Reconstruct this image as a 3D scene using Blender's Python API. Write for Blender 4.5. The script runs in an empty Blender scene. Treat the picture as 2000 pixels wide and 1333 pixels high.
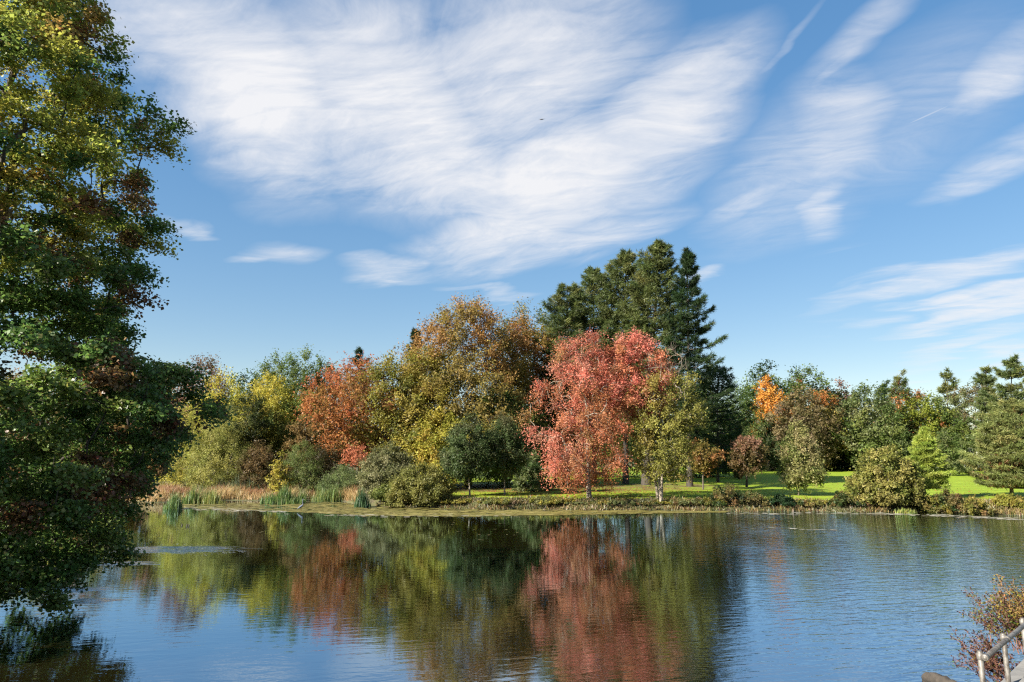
import bpy, math, random
import numpy as np

# ------------------------------------------------------------------ camera, sky, sun, exposure
SC = bpy.context.scene
COL = SC.collection
F = 1333.0                      # focal length in pixels of a 2000 px wide frame (24 mm lens)
TILT = math.radians(9.5)
CZ = 5.0                        # eye height over the water
cd = bpy.data.cameras.new('camera')
cd.sensor_width = 36.0
cd.lens = 36.0 * F / 2000.0
cd.clip_start = 0.1
cd.clip_end = 6000
cam = bpy.data.objects.new('camera', cd)
COL.objects.link(cam)
cam.location = (0, 0, CZ)
cam.rotation_euler = (math.radians(90) + TILT, 0, 0)
SC.camera = cam

SUN_AZ = math.radians(-122)     # from +Y, negative = to the left
SUN_EL = math.radians(30)
SKY_STRENGTH = 0.068
EXPOSURE = 1.75

world = bpy.data.worlds.new('World')
SC.world = world
world.use_nodes = True
sd = bpy.data.lights.new('sun', 'SUN')
sd.energy = 5.0
sd.angle = math.radians(0.55)
sd.color = (1.0, 0.91, 0.78)
sun = bpy.data.objects.new('sun', sd)
COL.objects.link(sun)
sdir = np.array([math.sin(SUN_AZ) * math.cos(SUN_EL), math.cos(SUN_AZ) * math.cos(SUN_EL), math.sin(SUN_EL)])
import mathutils
sun.rotation_euler = mathutils.Vector(sdir).to_track_quat('Z', 'Y').to_euler()
sun.location = (-60, -20, 60)

vs = SC.view_settings
vs.view_transform = 'Standard'
vs.look = 'None'
vs.exposure = EXPOSURE
vs.gamma = 1.0
vs.use_curve_mapping = False
SC.render.engine = 'CYCLES'
cy = SC.cycles
cy.max_bounces = 7
cy.diffuse_bounces = 3
cy.glossy_bounces = 3
cy.transmission_bounces = 4
cy.transparent_max_bounces = 4
cy.caustics_reflective = False
cy.caustics_refractive = False
cy.use_denoising = False
cy.filter_width = 1.25
cy.sample_clamp_indirect = 6.0


def ray(px, py):
    v = (666.5 - py) / F
    return np.array([(px - 1000.0) / F, math.cos(TILT) - v * math.sin(TILT), math.sin(TILT) + v * math.cos(TILT)])


def at(px, py, Y):
    """World point seen at pixel (px, py) of the 2000 px frame at forward distance Y."""
    r = ray(px, py)
    p = r * (Y / r[1])
    p[2] += CZ
    return p


def on_plane(px, py, z=0.0):
    r = ray(px, py)
    p = r * ((z - CZ) / r[2])
    p[2] += CZ
    return p


def lin(c):
    c = np.asarray(c, float) / 255.0
    return np.where(c <= 0.04045, c / 12.92, ((c + 0.055) / 1.055) ** 2.4)


# ------------------------------------------------------------------ node helpers
class NT:
    def __init__(self, tree):
        self.t = tree
        self.n = tree.nodes
        self.l = tree.links

    def add(self, typ, **kw):
        nd = self.n.new(typ)
        for k, v in kw.items():
            setattr(nd, k, v)
        return nd

    def put(self, sock, v):
        if isinstance(v, bpy.types.NodeSocket):
            self.l.new(v, sock)
        else:
            sock.default_value = v

    def math(self, op, a, b=0.0, c=None, clamp=False):
        nd = self.add('ShaderNodeMath', operation=op, use_clamp=clamp)
        self.put(nd.inputs[0], a)
        self.put(nd.inputs[1], b)
        if c is not None:
            self.put(nd.inputs[2], c)
        return nd.outputs[0]

    def vmath(self, op, a, b=None):
        nd = self.add('ShaderNodeVectorMath', operation=op)
        self.put(nd.inputs[0], a)
        if b is not None:
            self.put(nd.inputs[1], b)
        return nd

    def noise(self, vec, scale, detail=4, rough=0.5, dist=0.0, typ='FBM'):
        nd = self.add('ShaderNodeTexNoise')
        self.put(nd.inputs['Vector'], vec)
        nd.inputs['Scale'].default_value = scale
        nd.inputs['Detail'].default_value = detail
        nd.inputs['Roughness'].default_value = rough
        nd.inputs['Distortion'].default_value = dist
        return nd.outputs[0]

    def mapping(self, vec, loc=(0, 0, 0), rot=(0, 0, 0), scale=(1, 1, 1), typ='POINT'):
        nd = self.add('ShaderNodeMapping', vector_type=typ)
        self.put(nd.inputs['Vector'], vec)
        nd.inputs['Location'].default_value = loc
        nd.inputs['Rotation'].default_value = rot
        nd.inputs['Scale'].default_value = scale
        return nd.outputs[0]

    def maprange(self, v, a, b, c=0.0, d=1.0, smooth=True):
        nd = self.add('ShaderNodeMapRange', interpolation_type='SMOOTHSTEP' if smooth else 'LINEAR')
        self.put(nd.inputs['Value'], v)
        for k, x in zip(('From Min', 'From Max', 'To Min', 'To Max'), (a, b, c, d)):
            self.put(nd.inputs[k], x)
        return nd.outputs['Result']

    def mix(self, f, a, b):
        nd = self.add('ShaderNodeMix', data_type='RGBA')
        self.put(nd.inputs[0], f)
        self.put(nd.inputs[6], a if isinstance(a, bpy.types.NodeSocket) else (*a, 1) if len(a) == 3 else a)
        self.put(nd.inputs[7], b if isinstance(b, bpy.types.NodeSocket) else (*b, 1) if len(b) == 3 else b)
        return nd.outputs[2]


# ------------------------------------------------------------------ world: clear blue sky with thin high cloud
def build_world():
    w = NT(world.node_tree)
    w.n.clear()
    out = w.add('ShaderNodeOutputWorld')
    bg = w.add('ShaderNodeBackground')
    bg.inputs['Strength'].default_value = SKY_STRENGTH
    w.l.new(bg.outputs[0], out.inputs['Surface'])
    sky = w.add('ShaderNodeTexSky', sky_type='NISHITA')
    sky.sun_disc = False
    sky.sun_elevation = SUN_EL
    sky.sun_rotation = SUN_AZ
    sky.altitude = 100
    sky.air_density = 1.0
    sky.dust_density = 0.0
    sky.ozone_density = 1.0
    tc = w.add('ShaderNodeTexCoord')
    nrm = w.vmath('NORMALIZE', tc.outputs['Generated']).outputs[0]
    sep = w.add('ShaderNodeSeparateXYZ')
    w.l.new(nrm, sep.inputs[0])
    X, Y, Z = sep.outputs
    az = w.math('ARCTAN2', X, Y)
    el = w.math('ARCSINE', Z)
    comb = w.add('ShaderNodeCombineXYZ')
    w.l.new(az, comb.inputs[0])
    w.l.new(el, comb.inputs[1])
    ae = comb.outputs[0]
    # the cloud deck is a level sheet high up: project the view direction on it
    zz = w.math('ADD', w.math('MAXIMUM', Z, 0.0), 0.06)
    c2 = w.add('ShaderNodeCombineXYZ')
    w.put(c2.inputs[0], w.math('DIVIDE', X, zz))
    w.put(c2.inputs[1], w.math('DIVIDE', Y, zz))
    pl = c2.outputs[0]
    wn0 = w.add('ShaderNodeTexNoise')
    w.put(wn0.inputs['Vector'], pl)
    wn0.inputs['Scale'].default_value = 0.8
    wn0.inputs['Detail'].default_value = 3
    pl = w.vmath('ADD', pl, w.vmath('MULTIPLY', w.vmath('SUBTRACT', wn0.outputs['Color'], (0.5, 0.5, 0.5)).outputs[0], (0.9, 0.9, 0.0)).outputs[0]).outputs[0]
    ang = math.atan2(-0.76, 0.65)
    fib = w.mapping(w.mapping(pl, rot=(0, 0, -ang)), scale=(0.9, 2.0, 1))
    fibre = w.noise(fib, 1.7, 10, 0.66, 0.15)
    puff = w.noise(pl, 3.8, 11, 0.68, 0.2)
    fine = w.noise(w.mapping(w.mapping(pl, rot=(0, 0, -ang - 0.12)), scale=(1.6, 8.0, 1)), 2.4, 8, 0.68, 0.35)
    big = w.noise(pl, 0.75, 4, 0.5)
    ribs = w.noise(w.mapping(w.mapping(pl, rot=(0, 0, 0.16)), scale=(1.3, 11.0, 1)), 1.5, 3, 0.5, 0.6)
    # warp the (azimuth, elevation) frame so that edges are ragged
    wn = w.add('ShaderNodeTexNoise')
    w.put(wn.inputs['Vector'], fib)
    wn.inputs['Scale'].default_value = 1.3
    wn.inputs['Detail'].default_value = 5
    wv = w.vmath('MULTIPLY', w.vmath('SUBTRACT', wn.outputs['Color'], (0.5, 0.5, 0.5)).outputs[0], (0.15, 0.10, 0.0)).outputs[0]
    aew = w.vmath('ADD', ae, wv).outputs[0]

    def blob(px, py, rx, ry, rot, gain, vec=aew, core=0.15):
        r = ray(px, py)
        r = r / np.linalg.norm(r)
        a0, e0 = math.atan2(r[0], r[1]), math.asin(r[2])
        k = 1.0 / (1 + ((px - 1000) / F) ** 2)
        m = w.mapping(vec, loc=(a0, e0, 0), rot=(0, 0, math.radians(rot)), scale=(rx / F * k, ry / F * math.sqrt(k), 1), typ='TEXTURE')
        L = w.vmath('LENGTH', m).outputs['Value']
        return w.math('MULTIPLY', w.maprange(L, core, 1.0, 1.0, 0.0), gain)

    mask = None
    BL = [(520, 190, 330, 240, -18, 1.0), (760, 210, 430, 250, -22, 0.95), (1020, 120, 430, 240, 10, .78),
          (900, 330, 420, 150, -22, 0.95), (1120, 330, 420, 150, 14, 1.05), (1290, 230, 330, 150, 32, 1.0),
          (1020, 440, 330, 95, 14, .85), (1120, 475, 330, 60, 14, .6), (380, 60, 330, 170, 0, .75),
          (1630, 260, 190, 170, 35, .62), (1620, 400, 150, 60, 52, .62), (1480, 370, 230, 50, 22, .5),
          (1950, 150, 230, 90, 24, .62), (1930, 330, 230, 55, 20, .48), (1850, 545, 420, 42, 13, .62),
          (1930, 585, 330, 30, 13, .75), (1900, 660, 260, 40, 22, .5), (1990, 690, 120, 40, 10, .5),
          (560, 492, 125, 46, -4, .5, aew, 0.0), (500, 500, 90, 22, 4, .4, aew, 0.0), (760, 525, 140, 36, 8, .5), (440, 330, 110, 26, -5, .38),
          (380, 440, 70, 22, 0, .42), (1390, 545, 70, 24, 20, .5), (1700, 60, 260, 60, 30, .38),
          (950, 575, 160, 22, -8, .35), (1520, 90, 170, 18, 40, .24), (1780, 230, 420, 190, 22, .3), (1560, 330, 330, 200, 25, .42), (1650, 130, 170, 26, 28, .42)]
    for b in BL:
        v = blob(*b)
        mask = v if mask is None else w.math('MAXIMUM', w.math('MULTIPLY', mask, 1.0), v) if b[5] < 0.7 else w.math('MAXIMUM', mask, v)
    # elsewhere in the sky: the same kind of thin streaky cloud, drawn from noise alone
    front = w.maprange(w.math('ABSOLUTE', az), 0.66, 1.0, 0.0, 1.0)
    above = w.maprange(el, 0.62, 0.85, 0.0, 1.0)
    outside = w.math('MAXIMUM', front, above)
    gen = w.math('MULTIPLY', w.maprange(big, 0.46, 0.68, 0.0, 0.85), outside)
    mask = w.math('MAXIMUM', mask, gen)
    tex = w.math('ADD', w.math('MULTIPLY', w.math('SUBTRACT', fibre, 0.5), 0.7), w.math('MULTIPLY', w.math('SUBTRACT', fine, 0.5), 0.45))
    tex = w.math('ADD', tex, w.math('MULTIPLY', w.math('SUBTRACT', puff, 0.5), 0.8))
    tex = w.math('ADD', tex, w.math('MULTIPLY', w.math('SUBTRACT', ribs, 0.5), 0.5))
    tex = w.math('MULTIPLY', tex, w.maprange(mask, 0.0, 0.5, 0.0, 1.0))
    den = w.math('ADD', mask, tex)
    alpha = w.maprange(den, 0.05, 1.08, 0.0, 0.98, smooth=False)
    trail = blob(1815, 224, 70, 2.4, 12.5, 0.42, vec=ae, core=0.3)
    alpha = w.math('MAXIMUM', alpha, trail)
    gm = w.add('ShaderNodeGamma')
    gm.inputs['Gamma'].default_value = 0.5
    w.l.new(sky.outputs[0], gm.inputs['Color'])
    hs = w.add('ShaderNodeHueSaturation')
    hs.inputs['Hue'].default_value = 0.506
    hs.inputs['Saturation'].default_value = 1.95
    hs.inputs['Value'].default_value = 1.5
    w.l.new(gm.outputs[0], hs.inputs['Color'])
    k = 0.92 / 2 ** EXPOSURE / SKY_STRENGTH
    white = (0.985 * k, 0.99 * k, 1.02 * k)
    w.l.new(w.mix(alpha, hs.outputs[0], white), bg.inputs['Color'])


build_world()

# ------------------------------------------------------------------ mesh helpers
RNG = np.random.default_rng(7)


def mesh_np(name, verts, faces, nside, mat, parent=None, cols=None, smooth=False, label=None, cat=None, kind=None, group=None, loc=None):
    """verts (N,3), faces (M,nside) int."""
    me = bpy.data.meshes.new(name)
    verts = np.ascontiguousarray(verts, np.float32)
    faces = np.ascontiguousarray(faces, np.int32)
    if loc is not None:
        verts = verts - np.asarray(loc, np.float32)
    me.vertices.add(len(verts))
    me.vertices.foreach_set('co', verts.ravel())
    me.loops.add(faces.size)
    me.loops.foreach_set('vertex_index', faces.ravel())
    me.polygons.add(len(faces))
    me.polygons.foreach_set('loop_start', np.arange(0, faces.size, nside, dtype=np.int32))
    me.update(calc_edges=True)
    if smooth:
        me.shade_smooth()
    if cols is not None:
        a = me.color_attributes.new('Col', 'FLOAT_COLOR', 'POINT')
        c4 = np.ones((len(verts), 4), np.float32)
        c4[:, :3] = cols
        a.data.foreach_set('color', c4.ravel())
    me.materials.append(mat)
    o = bpy.data.objects.new(name, me)
    COL.objects.link(o)
    if parent is not None:
        o.parent = parent
        if loc is None:
            # parents are plain empties without rotation: keep the world position
            me.transform(mathutils.Matrix.Translation(-parent.location))
    elif loc is not None:
        o.location = loc
    tag(o, label, cat, group, kind)
    return o


def tag(o, label=None, cat=None, group=None, kind=None):
    if label:
        o['label'] = label
    if cat:
        o['category'] = cat
    if group:
        o['group'] = group
    if kind:
        o['kind'] = kind
    return o


def empty(name, loc, label, cat, group=None):
    o = bpy.data.objects.new(name, None)
    o.empty_display_size = 0.3
    COL.objects.link(o)
    o.location = loc
    return tag(o, label, cat, group)


def unit(v):
    return v / np.maximum(np.linalg.norm(v, axis=-1, keepdims=True), 1e-9)


def tubes(P0, P1, R0, R1, n):
    """Open tapered tubes between point pairs, all with n sides; returns verts, quad faces."""
    P0, P1 = np.asarray(P0, float), np.asarray(P1, float)
    R0, R1 = np.asarray(R0, float), np.asarray(R1, float)
    E = len(P0)
    d = unit(P1 - P0)
    ref = np.where(np.abs(d[:, 2:3]) > 0.9, np.array([[1.0, 0, 0]]), np.array([[0, 0, 1.0]]))
    u = unit(np.cross(d, ref))
    v = np.cross(d, u)
    a = np.arange(n) * 2 * math.pi / n
    ring = u[:, None, :] * np.cos(a)[None, :, None] + v[:, None, :] * np.sin(a)[None, :, None]
    A = P0[:, None, :] + ring * R0[:, None, None]
    B = P1[:, None, :] + ring * R1[:, None, None]
    V = np.concatenate([A, B], 1).reshape(-1, 3)
    i = np.arange(n)
    j = (i + 1) % n
    q = np.stack([i, j, j + n, i + n], 1)
    Fc = (q[None] + (np.arange(E) * 2 * n)[:, None, None]).reshape(-1, 4)
    return V, Fc


def path_tube(pts, rad, n=10, cap=True):
    """One continuous tube along a polyline, with caps; quads + fans as a python mesh."""
    pts = np.asarray(pts, float)
    rad = np.broadcast_to(np.asarray(rad, float), (len(pts),))
    tan = unit(np.gradient(pts, axis=0))
    u = unit(np.cross(tan[0], [0.13, 0.21, 1.0] if abs(tan[0][2]) < .9 else [1.0, 0.1, 0]))
    V = []
    for k in range(len(pts)):
        u = unit(u - tan[k] * np.dot(u, tan[k]))
        v = np.cross(tan[k], u)
        for i in range(n):
            a = 2 * math.pi * i / n
            V.append(pts[k] + rad[k] * (u * math.cos(a) + v * math.sin(a)))
    Fc = []
    for k in range(len(pts) - 1):
        for i in range(n):
            j = (i + 1) % n
            Fc.append((k * n + i, k * n + j, (k + 1) * n + j, (k + 1) * n + i))
    if cap:
        Fc.append(tuple(range(n - 1, -1, -1)))
        Fc.append(tuple(range((len(pts) - 1) * n, len(pts) * n)))
    return V, Fc


def py_mesh(name, V, Fc, mat, parent=None, smooth=True, **kw):
    me = bpy.data.meshes.new(name)
    off = np.array(parent.location) if parent is not None else np.zeros(3)
    me.from_pydata([tuple(np.asarray(v, float) - off) for v in V], [], [tuple(int(i) for i in f) for f in Fc])
    if smooth:
        me.shade_smooth()
    me.materials.append(mat)
    o = bpy.data.objects.new(name, me)
    COL.objects.link(o)
    o.parent = parent
    return tag(o, **kw)


def leaves(P, N, size, cols, aspect=0.72, tri=False, D=None, rng=RNG):
    """Leaf blades at points P with normals N: folded kites (quads) or triangles."""
    n = len(P)
    N = unit(N)
    if D is None:
        D = rng.normal(size=(n, 3))
    D = unit(D - N * np.sum(D * N, 1, keepdims=True))
    S = np.cross(N, D)
    L = (size * rng.uniform(0.65, 1.3, n))[:, None]
    Wd = L * aspect
    fold = L * 0.12
    if tri:
        V = np.stack([P - D * L * .5 - S * Wd * .42, P - D * L * .3 + S * Wd * .62, P + D * L * .62], 1)
        k = 3
    else:
        V = np.stack([P - D * L * .5, P + S * Wd * .5 - D * L * .05 + N * fold, P + D * L * .55, P - S * Wd * .5 - D * L * .05 + N * fold], 1)
        k = 4
    Fc = np.arange(n * k).reshape(n, k)
    return V.reshape(-1, 3), Fc, np.repeat(cols, k, 0), k


# ------------------------------------------------------------------ materials
def new_mat(name):
    m = bpy.data.materials.new(name)
    m.use_nodes = True
    nt = NT(m.node_tree)
    nt.n.clear()
    out = nt.add('ShaderNodeOutputMaterial')
    return m, nt, out


def foliage_mat(name, trans=0.35, gloss=0.05, rough=0.42):
    m, t, out = new_mat(name)
    at_ = t.add('ShaderNodeAttribute', attribute_name='Col')
    df = t.add('ShaderNodeBsdfDiffuse')
    tr = t.add('ShaderNodeBsdfTranslucent')
    gl = t.add('ShaderNodeBsdfGlossy')
    gl.inputs['Roughness'].default_value = rough
    gl.inputs['Color'].default_value = (0.9, 0.9, 0.9, 1)
    t.l.new(at_.outputs['Color'], df.inputs['Color'])
    hs = t.add('ShaderNodeHueSaturation')
    hs.inputs['Saturation'].default_value = 0.98
    hs.inputs['Value'].default_value = 1.3
    t.l.new(at_.outputs['Color'], hs.inputs['Color'])
    t.l.new(hs.outputs[0], tr.inputs['Color'])
    mx = t.add('ShaderNodeMixShader')
    mx.inputs[0].default_value = trans
    t.l.new(df.outputs[0], mx.inputs[1])
    t.l.new(tr.outputs[0], mx.inputs[2])
    mg = t.add('ShaderNodeMixShader')
    mg.inputs[0].default_value = gloss
    t.l.new(mx.outputs[0], mg.inputs[1])
    t.l.new(gl.outputs[0], mg.inputs[2])
    t.l.new(mg.outputs[0], out.inputs['Surface'])
    return m


def simple_mat(name, c1, c2, scale=6.0, rough=0.8, bump=0.3, stretch=(1, 1, 1), metallic=0.0, detail=6):
    m, t, out = new_mat(name)
    tc = t.add('ShaderNodeNewGeometry')
    v = t.mapping(tc.outputs['Position'], scale=stretch)
    n = t.noise(v, scale, detail, 0.6)
    n2 = t.noise(v, scale * 0.21, 3, 0.5)
    f = t.maprange(t.math('ADD', t.math('MULTIPLY', n, 0.65), t.math('MULTIPLY', n2, 0.45)), 0.35, 0.75)
    p = t.add('ShaderNodeBsdfPrincipled')
    t.l.new(t.mix(f, tuple(c1), tuple(c2)), p.inputs['Base Color'])
    p.inputs['Roughness'].default_value = rough
    p.inputs['Metallic'].default_value = metallic
    if bump:
        b = t.add('ShaderNodeBump')
        b.inputs['Strength'].default_value = bump
        b.inputs['Distance'].default_value = 0.05
        t.l.new(n, b.inputs['Height'])
        t.l.new(b.outputs[0], p.inputs['Normal'])
    t.l.new(p.outputs[0], out.inputs['Surface'])
    return m


M_LEAF = foliage_mat('leaf', 0.42, 0.012, 0.5)
M_NEEDLE = foliage_mat('needle', 0.3, 0.02, 0.5)
M_BLADE = foliage_mat('grass_blade', 0.34, 0.04, 0.5)
M_BARK = simple_mat('bark', (0.035, 0.028, 0.021), (0.13, 0.11, 0.085), 9, 0.9, 0.5, (1, 1, .25))
M_BARK_PALE = simple_mat('pale_bark', (0.10, 0.085, 0.065), (0.30, 0.26, 0.20), 9, 0.85, 0.4, (1, 1, .25))
M_BARK_DARK = simple_mat('dark_bark', (0.018, 0.015, 0.012), (0.06, 0.05, 0.04), 7, 0.9, 0.6, (1, 1, .2))

# ------------------------------------------------------------------ ground, lawn, water
S = 5.0 / 4.5
SHORE_PX = [(-500, 979), (0, 980), (300, 981), (500, 978), (640, 976), (690, 984), (760, 991), (900, 994), (1100, 996), (1300, 997),
            (1500, 999), (1650, 1000), (1800, 1001), (2000, 1006), (2300, 1010)]
SH = np.array([on_plane(a, b)[:2] for a, b in SHORE_PX])
SH = SH[np.argsort(SH[:, 0])]


def shore(x):
    x = np.asarray(x, float)
    return np.interp(x, SH[:, 0], SH[:, 1]) + 0.5 * np.sin(x * 0.55) + 0.35 * np.sin(x * 1.37 + 1.1)


def sstep(a, b, x):
    t = np.clip((np.asarray(x, float) - a) / (b - a), 0, 1)
    return t * t * (3 - 2 * t)


def ground_z(x, y):
    x = np.asarray(x, float)
    y = np.asarray(y, float)
    d = y - shore(x)
    left_low = sstep(-14, -22, x)                       # the marshy bank on the left lies lower
    top = 0.85 - 0.35 * left_low
    z = -1.2 + 1.2 * sstep(-5, 0.2, d) + top * sstep(-0.2, 3.2, d)
    z = z + np.clip(d - 3, 0, 200) * 0.0050
    z = z + np.clip(d - 160, 0, 1500) * 0.012
    wob = 0.06 * np.sin(x * 0.9 + y * 0.4) * np.sin(y * 0.7 - x * 0.3) * sstep(0.5, 4, d)
    z = z + wob
    # left bank under the near maple
    l = -1.2 + 2.6 * sstep(-19.0, -22.5, x) * sstep(46, 30, y)
    # near bank: below and behind the camera, running off to the right
    edge = 3.0 + 8.0 * sstep(5.5, 11.0, x) + 4 * sstep(11, 22, x) + 5 * sstep(-13, -19, x)
    nr = -1.2 + 2.1 * sstep(0.6, -1.6, y - edge) + 1.0 * sstep(-2, -10, y - edge)
    return np.maximum(np.maximum(z, l), nr)


def lawn_mask(x, y):
    d = y - shore(x)
    edge = np.interp(x, [-13, -7, 0, 8, 200], [60, 4.2, 3.2, 3.0, 3.0])
    return (d > edge) & (x > -12.5) & (y < 205)


def grid_axis(parts):
    return np.unique(np.concatenate([np.arange(a, b, s) for a, b, s in parts]))


gx = grid_axis([(-2600, -400, 220), (-400, -120, 25), (-120, -60, 4), (-60, 62, 1.0), (62, 130, 3), (130, 400, 25), (400, 2800, 220)])
gy = grid_axis([(-600, -60, 90), (-60, -20, 8), (-20, 50, 1.0), (50, 84, 0.5), (84, 120, 1.5), (120, 240, 5), (240, 600, 40), (600, 3200, 240)])
GX, GY = np.meshgrid(gx, gy)
GZ = ground_z(GX, GY)
GV = np.stack([GX, GY, GZ], -1).reshape(-1, 3)
nx, ny = len(gx), len(gy)
ii, jj = np.meshgrid(np.arange(nx - 1), np.arange(ny - 1))
q0 = (jj * nx + ii).ravel()
GQ = np.stack([q0, q0 + 1, q0 + nx + 1, q0 + nx], 1)
cen = GV[GQ].mean(1)
isl = lawn_mask(cen[:, 0], cen[:, 1])


def compact(V, Fc):
    idx, inv = np.unique(Fc.ravel(), return_inverse=True)
    return V[idx], inv.reshape(Fc.shape)


def ground_material():
    m, t, out = new_mat('bank_earth')
    g = t.add('ShaderNodeNewGeometry')
    P = g.outputs['Position']
    a = t.noise(P, 0.9, 6, 0.6)
    b = t.noise(P, 7.0, 5, 0.65)
    c = t.mix(t.maprange(a, 0.35, 0.65), (0.055, 0.045, 0.022), (0.075, 0.085, 0.022))
    c = t.mix(t.maprange(b, 0.45, 0.7), c, (0.13, 0.105, 0.05))
    p = t.add('ShaderNodeBsdfPrincipled')
    p.inputs['Roughness'].default_value = 0.95
    t.l.new(c, p.inputs['Base Color'])
    bp = t.add('ShaderNodeBump')
    bp.inputs['Strength'].default_value = 0.8
    bp.inputs['Distance'].default_value = 0.12
    t.l.new(b, bp.inputs['Height'])
    t.l.new(bp.outputs[0], p.inputs['Normal'])
    t.l.new(p.outputs[0], out.inputs['Surface'])
    return m


def lawn_material():
    m, t, out = new_mat('mown_grass')
    g = t.add('ShaderNodeNewGeometry')
    P = g.outputs['Position']
    big = t.noise(P, 0.09, 4, 0.55)
    mid = t.noise(t.mapping(P, scale=(1, .6, 1)), 0.8, 5, 0.6)
    finev = t.noise(P, 9.0, 4, 0.7)
    # mowing swaths, slightly curved, about 2.5 m wide
    sx = t.add('ShaderNodeSeparateXYZ')
    t.l.new(P, sx.inputs[0])
    ph = t.math('ADD', t.math('MULTIPLY', sx.outputs[1], 1.25), t.math('MULTIPLY', sx.outputs[0], 0.16))
    ph = t.math('ADD', ph, t.math('MULTIPLY', big, 3.0))
    sw = t.maprange(t.math('SINE', ph), -0.5, 0.5)
    c = t.mix(t.maprange(mid, 0.3, 0.7), (0.145, 0.215, 0.010), (0.20, 0.28, 0.016))
    c = t.mix(t.math('MULTIPLY', sw, 0.45), c, (0.24, 0.32, 0.026))
    c = t.mix(t.math('MULTIPLY', t.maprange(big, 0.5, 0.75), 0.35), c, (0.24, 0.24, 0.03))
    c = t.mix(t.math('MULTIPLY', t.maprange(finev, 0.42, 0.7), 0.6), c, (0.08, 0.12, 0.01))
    at_ = t.add('ShaderNodeAttribute', attribute_name='Col')
    s2 = t.add('ShaderNodeSeparateColor')
    t.l.new(at_.outputs['Color'], s2.inputs[0])
    bare = t.math('MULTIPLY', s2.outputs[0], t.maprange(mid, 0.3, 0.62))
    c = t.mix(bare, c, (0.10, 0.075, 0.032))
    p = t.add('ShaderNodeBsdfPrincipled')
    p.inputs['Roughness'].default_value = 0.85
    p.inputs['Specular IOR Level'].default_value = 0.2
    t.l.new(c, p.inputs['Base Color'])
    bp = t.add('ShaderNodeBump')
    bp.inputs['Strength'].default_value = 0.4
    bp.inputs['Distance'].default_value = 0.06
    t.l.new(t.math('ADD', finev, t.math('MULTIPLY', mid, 1.5)), bp.inputs['Height'])
    t.l.new(bp.outputs[0], p.inputs['Normal'])
    t.l.new(p.outputs[0], out.inputs['Surface'])
    return m


v, f = compact(GV, GQ[~isl])
o = mesh_np('ground', v, f, 4, ground_material(), smooth=True, kind='structure')
v, f = compact(GV, GQ[isl])
# worn earth and leaf litter under the grove
lit = np.zeros(len(v))
for (cxp, cyp, rx, ry) in [(0, 88, 15, 11), (12, 87, 14, 9), (-8, 84, 9, 7), (20, 94, 10, 8)]:
    lit = np.maximum(lit, 1 - sstep(0.5, 1.1, np.hypot((v[:, 0] - cxp) / rx, (v[:, 1] - cyp) / ry)))
o = mesh_np('lawn', v, f, 4, lawn_material(), cols=np.stack([lit, lit, lit], 1), smooth=True, kind='structure')


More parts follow.
